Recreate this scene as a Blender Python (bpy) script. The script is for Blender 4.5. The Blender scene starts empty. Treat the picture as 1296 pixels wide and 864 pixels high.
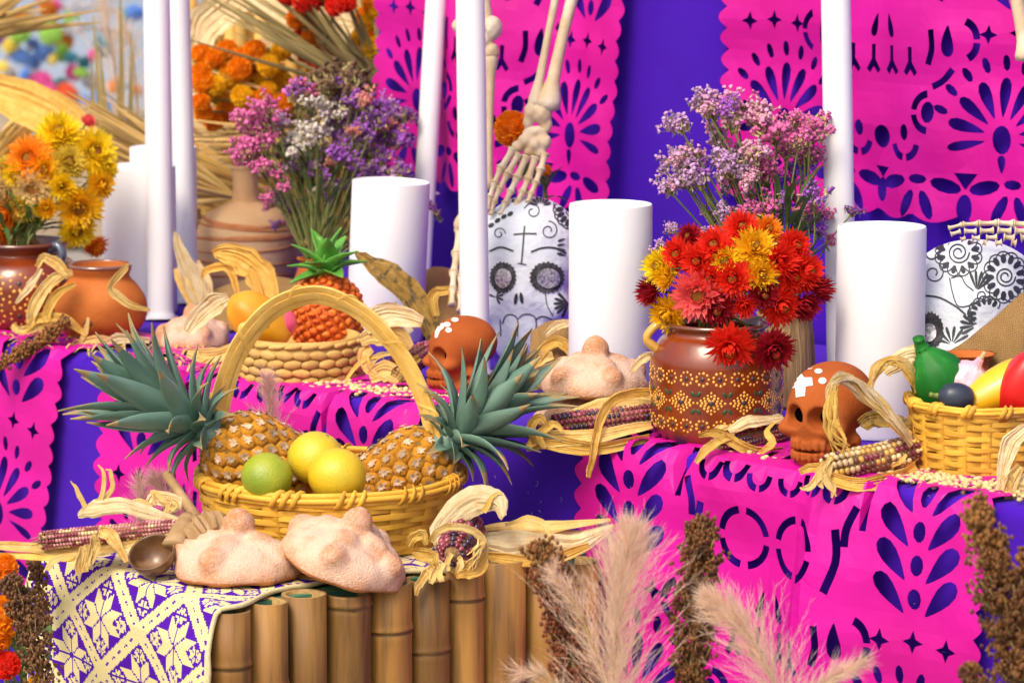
import bpy, math, random
import numpy as np
from mathutils import Vector, Matrix, Quaternion, noise
from mathutils.geometry import delaunay_2d_cdt
from mathutils.bvhtree import BVHTree

random.seed(7)
R = math.radians
V = Vector
scene = bpy.context.scene
col = scene.collection

# ------------------------------------------------------------------ camera
FPX, HOR = 4500.0, -250.0            # focal length in photo pixels, horizon row
HS = 0.75                            # altar shelf height
HC = HS + 0.787                      # camera height
PITCH = math.atan((432 - HOR) / FPX)
cam_d = bpy.data.cameras.new('camera')
cam_d.sensor_width = 36
cam_d.lens = FPX / 1296 * 36
cam_d.clip_end = 500
cam_d.dof.use_dof = True
cam_d.dof.focus_distance = 4.38
cam_d.dof.aperture_fstop = 8.5
cam = bpy.data.objects.new('camera', cam_d)
cam.location = (0, 0, HC)
cam.rotation_euler = (R(90) - PITCH, 0, 0)
col.objects.link(cam)
scene.camera = cam

# ------------------------------------------------------------------ light
SUN_EL, SUN_AZ = R(52), R(-148)      # azimuth measured from +Y towards +X: behind the viewer, to the left
world = bpy.data.worlds.new('World')
scene.world = world
world.use_nodes = True
wt = world.node_tree
sky = wt.nodes.new('ShaderNodeTexSky')
sky.sky_type = 'NISHITA'
sky.sun_disc = False
sky.sun_elevation = SUN_EL
sky.sun_rotation = SUN_AZ
sky.air_density = 1.0
sky.dust_density = 6.0
sky.ozone_density = 0.6
wt.links.new(sky.outputs[0], wt.nodes['Background'].inputs[0])
wt.nodes['Background'].inputs[1].default_value = 0.15
sun_d = bpy.data.lights.new('sun', 'SUN')
sun_d.energy = 1.3
sun_d.angle = R(22)
sun_d.color = (1.0, 0.90, 0.72)
sun = bpy.data.objects.new('sun', sun_d)
sd = V((math.sin(SUN_AZ) * math.cos(SUN_EL), math.cos(SUN_AZ) * math.cos(SUN_EL), math.sin(SUN_EL)))
sun.rotation_euler = (-sd).to_track_quat('-Z', 'Y').to_euler()
sun.location = (0, 0, 6)
col.objects.link(sun)
scene.view_settings.view_transform = 'Standard'
scene.view_settings.look = 'None'
scene.view_settings.gamma = 1
scene.view_settings.exposure = 0.48
scene.view_settings.use_curve_mapping = False

# ------------------------------------------------------------------ places
CP = V((0, 0, HC))
FW = V((0, math.cos(PITCH), -math.sin(PITCH)))
UP = V((0, math.sin(PITCH), math.cos(PITCH)))
RT = V((1, 0, 0))
ZZ = V((0, 0, 1))
def ray(x, y): return FW + RT * ((x - 648) / FPX) - UP * ((y - 432) / FPX)
def PD(x, y, d): return CP + ray(x, y) * d
def PZ(x, y, z):
    r = ray(x, y); return CP + r * ((z - HC) / r.z)
_A, _B = PZ(80, 447, HS), PZ(1230, 632, HS)
EX = (_B - _A).normalized()          # along the shelf, to the right
NX = V((-EX.y, EX.x, 0))             # away from the viewer, across the shelf
_m = PZ(648, 537, HS)
SO = _A + EX * (_m - _A).dot(EX)
def S(s, t, h=0): return SO + EX * s + NX * t + ZZ * (HS + h)  - ZZ * SO.z
def PT(x, y, t):
    r = ray(x, y); q = SO + NX * t - CP
    return CP + r * (q.dot(NX) / r.dot(NX))
def st(p): d = p - SO; return d.dot(EX), d.dot(NX)
def depth(p): return (p - CP).dot(FW)
def mm(p): return depth(p) / FPX     # metres covered by one photo pixel at p
SHELF_ROT = math.atan2(EX.y, EX.x)

# ------------------------------------------------------------------ materials
MATS = {}
def mat(name, c, c2=None, rough=.6, scale=30, detail=3, bump=0, bscale=200, spec=.4, trans=0, sheen=0,
        coat=0, stretch=(1, 1, 1), rnd=0, lo=.35, hi=.65, metal=0, island=0, c3=None, c3lo=.6, c3hi=.7, c3scale=8, attr=None, dist=0, sss=0):
    if name in MATS: return MATS[name]
    m = bpy.data.materials.new(name); m.use_nodes = True; MATS[name] = m
    nt = m.node_tree; N = nt.nodes; L = nt.links
    b = N['Principled BSDF']; out = N['Material Output']
    tc = N.new('ShaderNodeTexCoord'); oi = N.new('ShaderNodeObjectInfo')
    mul = N.new('ShaderNodeMath'); mul.operation = 'MULTIPLY'; mul.inputs[1].default_value = 37.0
    L.new(oi.outputs['Random'], mul.inputs[0])
    ad = N.new('ShaderNodeVectorMath'); ad.operation = 'ADD'
    L.new(tc.outputs['Object'], ad.inputs[0]); L.new(mul.outputs[0], ad.inputs[1])
    mp = N.new('ShaderNodeMapping'); mp.inputs['Scale'].default_value = stretch
    L.new(ad.outputs[0], mp.inputs[0])
    def noise_n(s, d=3, di=0):
        n = N.new('ShaderNodeTexNoise'); n.inputs['Scale'].default_value = s; n.inputs['Detail'].default_value = d
        n.inputs['Distortion'].default_value = di
        L.new(mp.outputs[0], n.inputs['Vector']); return n
    def ramp(sock, a, bb):
        r = N.new('ShaderNodeMapRange'); r.inputs[1].default_value = a; r.inputs[2].default_value = bb
        L.new(sock, r.inputs[0]); return r.outputs[0]
    def mix(f, a, bb, fac=None):
        x = N.new('ShaderNodeMix'); x.data_type = 'RGBA'
        if fac is not None: x.inputs[0].default_value = fac
        if f is not None: L.new(f, x.inputs[0])
        for k, q in ((6, a), (7, bb)):
            if isinstance(q, tuple): x.inputs[k].default_value = (*q, 1) if len(q) == 3 else q
            else: L.new(q, x.inputs[k])
        return x.outputs[2]
    cs = tuple(c)
    if attr:
        at = N.new('ShaderNodeAttribute'); at.attribute_name = attr; cs = at.outputs['Color']
    if c2 is not None:
        cs = mix(ramp(noise_n(scale, detail, dist).outputs[0], lo, hi), cs, tuple(c2))
    if c3 is not None:
        cs = mix(ramp(noise_n(c3scale, 4).outputs[0], c3lo, c3hi), cs, tuple(c3))
    if rnd or island:
        h = N.new('ShaderNodeHueSaturation')
        src = oi.outputs['Random']
        if island:
            g = N.new('ShaderNodeNewGeometry'); src = g.outputs['Random Per Island']
        r = max(rnd, island)
        L.new(ramp(src, 0, 1), h.inputs['Value'])
        mr = h.inputs['Value'].links[0].from_node
        mr.inputs[3].default_value = 1 - r; mr.inputs[4].default_value = 1 + r
        if isinstance(cs, tuple): h.inputs['Color'].default_value = (*cs, 1)
        else: L.new(cs, h.inputs['Color'])
        cs = h.outputs[0]
    if isinstance(cs, tuple): b.inputs['Base Color'].default_value = (*cs, 1)
    else: L.new(cs, b.inputs['Base Color'])
    b.inputs['Roughness'].default_value = rough
    b.inputs['Specular IOR Level'].default_value = spec
    b.inputs['Metallic'].default_value = metal
    if sheen: b.inputs['Sheen Weight'].default_value = sheen
    if sss:
        b.inputs['Subsurface Weight'].default_value = sss; b.inputs['Subsurface Radius'].default_value = (.01, .006, .004)
        b.inputs['Subsurface Scale'].default_value = .5
    if coat: b.inputs['Coat Weight'].default_value = coat; b.inputs['Coat Roughness'].default_value = .08
    if bump:
        bp = N.new('ShaderNodeBump'); bp.inputs['Strength'].default_value = 1; bp.inputs['Distance'].default_value = bump
        L.new(noise_n(bscale, 3).outputs[0], bp.inputs['Height']); L.new(bp.outputs[0], b.inputs['Normal'])
    if trans:
        t = N.new('ShaderNodeBsdfTranslucent'); mx = N.new('ShaderNodeMixShader'); mx.inputs[0].default_value = trans
        if isinstance(cs, tuple): t.inputs[0].default_value = (*cs, 1)
        else: L.new(cs, t.inputs[0])
        L.new(b.outputs[0], mx.inputs[1]); L.new(t.outputs[0], mx.inputs[2]); L.new(mx.outputs[0], out.inputs[0])
    return m

# ------------------------------------------------------------------ mesh building
def frames(pts, hint=None):
    n = len(pts); T = []
    for i in range(n):
        a = pts[max(i - 1, 0)]; b = pts[min(i + 1, n - 1)]
        t = (b - a); T.append(t.normalized() if t.length > 1e-9 else V((0, 0, 1)))
    u = hint if hint is not None else (V((0, 0, 1)) if abs(T[0].z) < .9 else V((1, 0, 0)))
    out = []
    for t in T:
        u = u - t * u.dot(t)
        if u.length < 1e-6: u = t.orthogonal()
        u.normalize(); out.append((t, u.copy(), t.cross(u)))
    return out
def smooth(pts, n=4):
    """Catmull-Rom through the points, n steps to a span."""
    P = [V(p) for p in pts]
    if len(P) < 3: 
        return [P[0].lerp(P[-1], i / n) for i in range(n + 1)]
    Q = [P[0] * 2 - P[1]] + P + [P[-1] * 2 - P[-2]]; o = []
    for i in range(1, len(Q) - 2):
        for k in range(n):
            t = k / n; a, b, c, d = Q[i - 1], Q[i], Q[i + 1], Q[i + 2]
            o.append(.5 * ((2 * b) + (c - a) * t + (2 * a - 5 * b + 4 * c - d) * t * t + (3 * b - a - 3 * c + d) * t ** 3))
    o.append(P[-1].copy()); return o
def resamp(vals, n):
    m = len(vals) - 1
    o = []
    for i in range(n):
        t = i / (n - 1) * m; k = min(int(t), m - 1); f = t - k
        o.append(vals[k] * (1 - f) + vals[k + 1] * f)
    return o
class MB:
    def __init__(s): s.v = []; s.f = []; s.m = []
    def add(s, vs, fs, mi=0):
        o = len(s.v); s.v.extend([tuple(p) for p in vs]); s.f.extend([tuple(i + o for i in f) for f in fs]); s.m.extend([mi] * len(fs)); return s
    def tube(s, pts, rad, n=8, mi=0, caps=True, flat=1.0, hint=None, closed=False):
        fr = frames(pts, hint); k = len(pts)
        if not hasattr(rad, '__len__'): rad = [rad] * k
        elif len(rad) != k: rad = resamp(rad, k)
        vs = []; fs = []
        for p, (t, u, w), r in zip(pts, fr, rad):
            for j in range(n):
                a = 2 * math.pi * j / n; vs.append(p + u * (math.cos(a) * r * flat) + w * (math.sin(a) * r))
        for i in range(k - 1):
            for j in range(n):
                a = i * n + j; b = i * n + (j + 1) % n; fs.append((a, b, b + n, a + n))
        if closed:
            for j in range(n):
                a = (k - 1) * n + j; b = (k - 1) * n + (j + 1) % n; fs.append((a, b, (j + 1) % n, j))
        elif caps:
            fs.append(tuple(range(n - 1, -1, -1))); fs.append(tuple(range((k - 1) * n, k * n)))
        return s.add(vs, fs, mi)
    def lathe(s, prof, n=32, mi=0, M=None, wob=None):
        vs = []; fs = []; k = len(prof)
        for i, (r, z) in enumerate(prof):
            for j in range(n):
                a = 2 * math.pi * j / n; rr = r * (1 + (wob(a, z) if wob else 0))
                p = V((math.cos(a) * rr, math.sin(a) * rr, z)); vs.append(M @ p if M else p)
        for i in range(k - 1):
            for j in range(n):
                a = i * n + j; b = i * n + (j + 1) % n; fs.append((a, b, b + n, a + n))
        fs.append(tuple(range(n - 1, -1, -1))); fs.append(tuple(range((k - 1) * n, k * n)))
        return s.add(vs, fs, mi)
    def ribbon(s, pts, wid, nrm=None, cup=0.0, mi=0, nx=4, wave=0, thick=0):
        """a leaf-like strip along pts; cup bends it across; nrm is its face direction"""
        fr = frames(pts, nrm); k = len(pts)
        if not hasattr(wid, '__len__'): wid = [wid] * k
        elif len(wid) != k: wid = resamp(wid, k)
        vs = []; fs = []
        for i, (p, (t, u, w), r) in enumerate(zip(pts, fr, wid)):
            for j in range(nx + 1):
                x = j / nx * 2 - 1
                z = cup * r * (x * x) + (wave * r * math.sin(j * 2.4 + i * .35) if 0 < j < nx else wave * r * math.sin(i * 1.3 + j))
                vs.append(p + w * (x * r) + u * z)
        q = nx + 1
        for i in range(k - 1):
            for j in range(nx): a = i * q + j; fs.append((a, a + 1, a + 1 + q, a + q))
        if thick:
            o = len(vs)
            for i, (p, (t, u, w), r) in enumerate(zip(pts, fr, wid)):
                for j in range(q): vs.append(vs[i * q + j] - u * thick)
            for i in range(k - 1):
                for j in range(nx): a = o + i * q + j; fs.append((a, a + q, a + 1 + q, a + 1))
                a = i * q; fs.append((a, a + q, a + q + o, a + o)); a = i * q + nx; fs.append((a, a + o, a + q + o, a + q))
        return s.add(vs, fs, mi)
    def ell(s, c, r, n=10, m=7, mi=0, M=None):
        if not hasattr(r, '__len__'): r = (r, r, r)
        vs = []; fs = []
        for i in range(m + 1):
            th = math.pi * (i + (.001 if i == 0 else -.001 if i == m else 0)) / m
            for j in range(n):
                a = 2 * math.pi * j / n
                p = V((r[0] * math.sin(th) * math.cos(a), r[1] * math.sin(th) * math.sin(a), r[2] * math.cos(th)))
                vs.append((M @ p if M else p) + V(c))
        for i in range(m):
            for j in range(n): a = i * n + j; b = i * n + (j + 1) % n; fs.append((a, a + n, b + n, b))
        return s.add(vs, fs, mi)
    def box(s, c, h, M=None, mi=0):
        vs = []
        for x in (-1, 1):
            for y in (-1, 1):
                for z in (-1, 1):
                    p = V((x * h[0], y * h[1], z * h[2])); vs.append((M @ p if M else p) + V(c))
        return s.add(vs, [(0, 1, 3, 2), (4, 6, 7, 5), (0, 4, 5, 1), (2, 3, 7, 6), (0, 2, 6, 4), (1, 5, 7, 3)], mi)
    def mesh(s, name, mats, smooth=True, off=None):
        me = bpy.data.meshes.new(name)
        vs = s.v if off is None else [(p[0] - off.x, p[1] - off.y, p[2] - off.z) for p in s.v]
        me.from_pydata(vs, [], s.f)
        for m in (mats if isinstance(mats, (list, tuple)) else [mats]): me.materials.append(m)
        me.polygons.foreach_set('material_index', s.m)
        if smooth: me.polygons.foreach_set('use_smooth', [True] * len(s.f))
        me.update(); return me
def obj(name, me, parent=None, loc=None, rot=None, scale=None, label=None, kind=None):
    o = bpy.data.objects.new(name, me); col.objects.link(o)
    if parent is not None: o.parent = parent
    if loc is not None: o.location = loc
    if rot is not None:
        if isinstance(rot, Quaternion): o.rotation_mode = 'QUATERNION'; o.rotation_quaternion = rot
        else: o.rotation_euler = rot
    if scale is not None: o.scale = scale if hasattr(scale, '__len__') else (scale,) * 3
    if label: o['label'] = label
    if kind: o['kind'] = kind
    return o
def thing(name, label, cat, loc=(0, 0, 0), rot=None, group=None, me=None, scale=None, kind=None):
    o = obj(name, me, None, loc, rot, scale, label, kind); o['category'] = cat
    if group: o['group'] = group
    return o
def struct(name, me): o = obj(name, me); o['kind'] = 'structure'; return o
def shade_auto(me, ang=40):
    try: me.set_sharp_from_angle(angle=R(ang))
    except Exception: pass
    return me
def from_to(a, b): return V(a).rotation_difference(V(b))
def rnd(a, b): return random.uniform(a, b)
def rvec(s=1): return V((rnd(-s, s), rnd(-s, s), rnd(-s, s)))

# ---- surfaces from distance fields (surface nets)
def smin(a, b, k):
    h = np.clip(.5 + .5 * (b - a) / k, 0, 1); return b * (1 - h) + a * h - k * h * (1 - h)
def smax(a, b, k): return -smin(-a, -b, k)
def d_ell(P, c, r):
    q = [(P[i] - c[i]) / r[i] for i in range(3)]
    k0 = np.sqrt(q[0] ** 2 + q[1] ** 2 + q[2] ** 2) + 1e-9
    k1 = np.sqrt(sum((q[i] / r[i]) ** 2 for i in range(3))) + 1e-9
    return k0 * (k0 - 1) / k1
def d_cap(P, a, b, ra, rb=None):
    rb = ra if rb is None else rb
    a = np.array(a, float); b = np.array(b, float); ab = b - a
    t = np.clip(sum((P[i] - a[i]) * ab[i] for i in range(3)) / max(ab @ ab, 1e-12), 0, 1)
    return np.sqrt(sum((P[i] - a[i] - ab[i] * t) ** 2 for i in range(3))) - (ra + (rb - ra) * t)
def sdf_mb(fn, lo, hi, step, mi=0):
    ax = [np.arange(lo[i], hi[i] + step, step) for i in range(3)]
    P = np.meshgrid(*ax, indexing='ij'); D = fn(P)
    n = D.shape; acc = np.zeros((n[0] - 1, n[1] - 1, n[2] - 1, 3)); cnt = np.zeros(acc.shape[:3])
    cs = [(x, y, z) for x in (0, 1) for y in (0, 1) for z in (0, 1)]
    def sl(c): return D[c[0]:n[0] - 1 + c[0], c[1]:n[1] - 1 + c[1], c[2]:n[2] - 1 + c[2]]
    for i, a in enumerate(cs):
        for b in cs[i + 1:]:
            if sum(abs(a[k] - b[k]) for k in range(3)) != 1: continue
            da, db = sl(a), sl(b); cr = (da < 0) != (db < 0)
            t = np.where(cr, da / np.where(cr, da - db, 1), 0)
            for k in range(3): acc[..., k] += np.where(cr, a[k] + (b[k] - a[k]) * t, 0)
            cnt += cr
    ok = cnt > 0; idx = -np.ones(ok.shape, int); idx[ok] = np.arange(ok.sum())
    base = np.argwhere(ok); vv = (base + acc[ok] / cnt[ok][:, None]) * step + np.array(lo)
    fs = []
    for k in range(3):
        o = [i for i in range(3) if i != k]
        s0 = [slice(None)] * 3; s1 = [slice(None)] * 3; s0[k] = slice(0, -1); s1[k] = slice(1, None)
        a = D[tuple(s0)] < 0; b = D[tuple(s1)] < 0
        for g in np.argwhere(a != b):
            if g[o[0]] < 1 or g[o[1]] < 1 or g[o[0]] >= n[o[0]] - 1 or g[o[1]] >= n[o[1]] - 1: continue
            q = []
            for d0, d1 in ((0, 0), (1, 0), (1, 1), (0, 1)):
                c = list(g); c[o[0]] -= d0; c[o[1]] -= d1; q.append(int(idx[tuple(c)]))
            if min(q) < 0: continue
            flip = bool(a[tuple(g)]) ^ (k == 1)
            fs.append(tuple(q if flip else q[::-1]))
    m = MB(); m.add(vv.tolist(), fs, mi); return m

# ---- flat shapes with holes, triangulated with enough points to bend
def circ(cx, cy, rx, ry=None, n=14, rot=0):
    ry = rx if ry is None else ry; o = []
    for i in range(n):
        a = 2 * math.pi * i / n; x, y = rx * math.cos(a), ry * math.sin(a)
        o.append((cx + x * math.cos(rot) - y * math.sin(rot), cy + x * math.sin(rot) + y * math.cos(rot)))
    return o
def tear(cx, cy, ang, ln, wd, n=14):
    """teardrop: point at (cx,cy), round end ln away in direction ang (degrees)"""
    o = []; a = R(ang)
    for i in range(n):
        t = 2 * math.pi * i / n; x = ln * (.5 - .5 * math.cos(t)); y = wd * math.sin(t) * (.25 + .75 * (.5 - .5 * math.cos(t)))
        o.append((cx + x * math.cos(a) - y * math.sin(a), cy + x * math.sin(a) + y * math.cos(a)))
    return o
def star4(cx, cy, r, q=.42):
    o = []
    for i in range(8):
        a = i * math.pi / 4; rr = r if i % 2 == 0 else r * q; o.append((cx + rr * math.cos(a), cy + rr * math.sin(a)))
    return o
def arc(cx, cy, r, w, a0, a1, n=8, ry=None):
    k = 1 if ry is None else ry / r; o = []
    for i in range(n + 1):
        a = R(a0 + (a1 - a0) * i / n); o.append((cx + (r + w / 2) * math.cos(a), cy + (r + w / 2) * k * math.sin(a)))
    for i in range(n, -1, -1):
        a = R(a0 + (a1 - a0) * i / n); o.append((cx + (r - w / 2) * math.cos(a), cy + (r - w / 2) * k * math.sin(a)))
    return o
def stroke(pts, w):
    P = [V((*p, 0)) for p in pts]; P = [V((p.x, p.y)) for p in smooth(P, 4)] if len(P) > 2 else [V((p.x, p.y)) for p in P]
    l, r = [], []
    for i, p in enumerate(P):
        t = (P[min(i + 1, len(P) - 1)] - P[max(i - 1, 0)]).normalized(); nn = V((-t.y, t.x)); ww = w / 2
        l.append(tuple(p + nn * ww)); r.append(tuple(p - nn * ww))
    return l + r[::-1]
def inside(p, poly):
    c = False; x, y = p; j = len(poly) - 1
    for i in range(len(poly)):
        xi, yi = poly[i]; xj, yj = poly[j]
        if (yi > y) != (yj > y) and x < (xj - xi) * (y - yi) / (yj - yi) + xi: c = not c
        j = i
    return c
def cut_sheet(outline, holes, grid):
    vs = []; es = []
    loops = [outline] + holes
    for lp in loops:
        o = len(vs); n = len(lp); vs += [V(p) for p in lp]; es += [(o + i, o + (i + 1) % n) for i in range(n)]
    xs = [p[0] for p in outline]; ys = [p[1] for p in outline]
    x = min(xs) + grid * .37
    while x < max(xs):
        y = min(ys) + grid * .41
        while y < max(ys):
            if inside((x, y), outline): vs.append(V((x, y)))
            y += grid
        x += grid
    r = delaunay_2d_cdt(vs, es, [], 0, 1e-6)
    ov, of = r[0], r[2]; fs = []
    bb = [(min(p[0] for p in h), max(p[0] for p in h), min(p[1] for p in h), max(p[1] for p in h)) for h in holes]
    for f in of:
        cx = sum(ov[i].x for i in f) / len(f); cy = sum(ov[i].y for i in f) / len(f)
        if not inside((cx, cy), outline): continue
        if any(b[0] < cx < b[1] and b[2] < cy < b[3] and inside((cx, cy), h) for b, h in zip(bb, holes)): continue
        fs.append(tuple(f))
    return ov, fs
def thicken(vs, fs, nrm, t):
    """sheet -> closed thin solid; vs 3D, nrm per-vertex thickness direction"""
    n = len(vs); V2 = [p + q * t for p, q in zip(vs, nrm)]
    cnt = {}
    for f in fs:
        for i in range(len(f)):
            a, b = f[i], f[(i + 1) % len(f)]; cnt[(a, b)] = 1
    F = [tuple(i + n for i in f) for f in fs] + [tuple(reversed(f)) for f in fs]
    for (a, b) in cnt:
        if (b, a) not in cnt: F.append((a, b, b + n, a + n))
    return list(vs) + V2, F
# ================================================================== the setting
WB = 0.80                                         # backdrop distance behind the shelf's front edge
m_ground = mat('paving stone', (.30, .28, .26), (.22, .21, .2), .8, scale=3, bump=.004, bscale=20)
g = MB(); g.add([(-150, -20, 0), (150, -20, 0), (150, 300, 0), (-150, 300, 0)], [(0, 1, 2, 3)])
struct('ground', g.mesh('ground', m_ground))

PURP = (.055, .004, .40)
m_purple = mat('purple cotton', PURP, (.048, .003, .36), .85, scale=9, bump=.0006, bscale=900, spec=.15, sheen=.06)
m_wood = mat('platform wood', (.25, .16, .09), (.18, .11, .06), .7, stretch=(1, 8, 8), bump=.001, bscale=40)
m_pink = mat('magenta paper', (.66, .004, .34), (.59, .004, .27), .5, scale=6, bump=.003, bscale=14, spec=.35, trans=.12)

SL, SR = -1.55, 1.25                              # shelf ends along its length
pl = MB(); Mr = Matrix.Rotation(SHELF_ROT, 3, 'Z')
pl.box(S((SL + SR) / 2, .62, -.40), ((SR - SL) / 2 - .02, .57, .345), Mr)
thing('altar_step', 'wooden altar step under the purple cloth', 'altar', me=pl.mesh('altar_step', m_wood, False))

R0 = .016
def drape(s, q, off):
    """a point of cloth lying on the shelf and over its edge; q = 0 where the edge begins to round"""
    r = R0 + off; La = r * math.pi / 2
    if q <= 0: return S(s, R0 - q, off), ZZ.copy()
    if q < La:
        a = q / r; n = ZZ * math.cos(a) - NX * math.sin(a)
        return S(s, R0, -R0) + n * r, n
    return S(s, -off, -R0 - (q - La)), -NX
def cloth_wave(s, q):
    d = max(0, min(1, (q - .03) / .5))
    return d * (.011 * math.sin(s * 9 + 1) + .007 * math.sin(s * 21 + q * 2) + .006 * noise.noise(V((s * 8, q * 6, 2)))) + .0012 * math.sin(s * 31 + q * 17) * math.sin(q * 23 + s * 7)
def cloth_mb():
    m = MB(); ns = 150
    qs = [-(WB + .36) + i * .06 for i in range(20)] + [0, .008, .016, .024, .034] + [.05 + i * .03 for i in range(23)]
    qs = sorted(q for q in qs if q < .735)
    vs = []
    for q in qs:
        for i in range(ns + 1):
            s = SL + (SR - SL) * i / ns; p, n = drape(s, q, .0); vs.append(p + n * (cloth_wave(s, q) if q > 0 else .0006 * noise.noise(V((s * 30, q * 30, 0)))))
    w = ns + 1
    fs = [(a * w + i, (a + 1) * w + i, (a + 1) * w + i + 1, a * w + i + 1) for a in range(len(qs) - 1) for i in range(ns)]
    m.add(vs, fs); return m
thing('purple_tablecloth', 'purple cloth covering the altar shelf and hanging down its front', 'tablecloth', me=cloth_mb().mesh('purple_tablecloth', m_purple))

# backdrop
BL = st(PT(478, 120, WB))[0]; BR = SR + .5
def back_pt(s, z, off=0):
    w = .013 * math.sin(s * 6 + .4) + .008 * math.sin(s * 15 + z * 2) + .004 * math.sin(s * 29 - z * 4) + .004 * noise.noise(V((s * 9, z * 5, 0)))
    return S(s, WB - w - off, z)
b = MB(); ns, nz = 110, 30; vs = []
for k in range(nz + 1):
    for i in range(ns + 1): vs.append(back_pt(BL + (BR - BL) * i / ns, -.02 + 1.3 * k / nz))
fs = [(k * (ns + 1) + i, k * (ns + 1) + i + 1, (k + 1) * (ns + 1) + i + 1, (k + 1) * (ns + 1) + i) for k in range(nz) for i in range(ns)]
v2, f2 = thicken([V(p) for p in vs], fs, [NX] * len(vs), .004)
b.add(v2, f2)
thing('purple_backdrop', 'tall purple cloth backdrop hanging behind the altar', 'backdrop', me=b.mesh('purple_backdrop', m_purple))

# ---- cut paper banners
KU = .00118
def picado(vtop=450, seed=0):
    H = []; W = 258
    for sg in (-1, 1):
        u = 172 * sg
        H.append(circ(u, 104, 13, 17)); H.append(tear(u, 64, 90, 22, 8))
        for i in range(9):
            a = 90 + (i - 4) * 25.5
            H.append(tear(u + 24 * math.cos(R(a)), 106 + 24 * math.sin(R(a)), a, 47, 10.5 if abs(i - 4) < 4 else 8))
        for i in range(9):
            a = 90 + (i - 4) * 17.5
            H.append(circ(u + 84 * math.cos(R(a)), 106 + 88 * math.sin(R(a)), 10, 5, 8, R(a)))
        u = 188 * sg
        for k in (-1, 0, 1): H.append(star4(u + 38 * k, 226 + (3 if k == 0 else 0), 12))
        for k in range(8):
            y = 256 + k * 33
            if y + 30 > vtop - 12: break
            H.append(tear(u - 12, y, 132, 50, 14)); H.append(tear(u + 12, y, 48, 50, 14)); H.append(circ(u, y + 16, 8, 10.5, 10))
        # scrolls between skull and fan
        x = 118 * sg
        def A(cx, cy, r, a0, a1, w=9):
            H.append(arc(cx * sg, cy, r, w, *( (a0, a1) if sg > 0 else (180 - a1, 180 - a0) )))
        A(78, 132, 22, 100, 175); A(78, 132, 22, 190, 265); H.append(circ(76 * sg, 132, 9, 13, 10))
        A(42, 96, 20, 195, 262); A(42, 96, 20, 278, 350); H.append(circ(40 * sg, 106, 7, 10, 10))
        A(112, 218, 24, 300, 355); A(112, 218, 24, 5, 70); H.append(tear(100 * sg, 236, -90, 38, 11))
        H.append(stroke([(80 * sg, 162), (94 * sg, 170), (106 * sg, 184)], 8))
        # skull
        for q in (0, 90, 180, 270): A(37, 298, 29, q + 9, q + 81, 8)
        H.append(tear(9 * sg, 246, -75 if sg > 0 else -105, 30, 7))
        for k in (16, 47): H.append([(k * sg - 3, 208), (k * sg + 3, 208), (k * sg + 3, 190), (k * sg + 11, 178), (k * sg + 6, 173), (k * sg, 181), (k * sg - 6, 173), (k * sg - 11, 178), (k * sg - 3, 190)])
        H.append(stroke([(78 * sg, 230), (80 * sg, 208), (74 * sg, 188)], 8))
        H.append(stroke([(92 * sg, 328), (98 * sg, 296), (86 * sg, 264)], 9))
        H.append(stroke([(112 * sg, 352), (104 * sg, 330), (104 * sg, 312)], 9))
        H.append(stroke([(122 * sg, 384), (122 * sg, 330)], 8))
        # crown strokes
        for k, (cx, cy) in enumerate(((20, 364), (52, 370), (84, 368))):
            A(cx, cy, 13, 185, 262, 7); A(cx, cy, 13, 278, 355, 7)
        [H.append(stroke([((12 + q * 24) * sg, 392), ((22 + q * 25) * sg, 420)], 8)) for q in range(4)]; H.append(tear(40 * sg, 430, 80, 30, 9)); H.append(tear(84 * sg, 434, 80, 26, 8))
        H.append(stroke([(126 * sg, 398), (138 * sg, 418), (146 * sg, 440)], 7))
        # bottom row flowers
        for fx in (62, 188):
            f = fx * sg
            H.append(circ(f - 38, 46, 21, 8.5, 10, R(12))); H.append(circ(f + 38, 46, 21, 8.5, 10, R(-12)))
            H.append(circ(f, 52, 13, 6, 8)); H.append(circ(f - 15, 22, 19, 7.5, 10, R(62))); H.append(circ(f + 15, 22, 19, 7.5, 10, R(118)))
        H.append(circ(125 * sg, 20, 10, 17)); H.append([(110 * sg, 62), (140 * sg, 62), (125 * sg, 42)])
    H.append(circ(0, 98, 14)); H.append(circ(0, 34, 10, 15)); H.append([(-14, 62), (14, 62), (0, 48)])
    H = [h for h in H if max(p[1] for p in h) < vtop - 8 and max(abs(p[0]) for p in h) < W - 8]
    # outline: scalloped sides, lobed bottom
    o = []
    y = vtop; n = int(vtop // 26)
    bot = []
    for i in range(61):
        u = -W + 2 * W * i / 60; bot.append((u, 2 + 10 * (1 - abs(math.sin(math.pi * (u + W) / 63)))))
    o += bot
    for k in range(n):
        y0 = vtop / n * k
        for j in range(1, 7):
            t = j / 7; o.append((W + 11 * math.sin(math.pi * t), y0 + vtop / n * t + 3))
        o.append((W, min(y0 + vtop / n + 3, vtop - 1)))
    o.append((W - 2, vtop))
    o.append((-W + 2, vtop))
    for k in range(n - 1, -1, -1):
        y0 = vtop / n * k
        for j in range(6, 0, -1):
            t = j / 7; o.append((-W - 11 * math.sin(math.pi * t), y0 + vtop / n * t + 3))
        if k: o.append((-W, y0 + 3))
    return cut_sheet(o, H, 13)
_pic = {}
def crease(u, v):
    return .010 * abs((u / .152 + .5) % 1 - .5) + .008 * abs((v / .133) % 1 - .5) + .005 * (1 + noise.noise(V((u * 16, v * 16, 4))))
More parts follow.
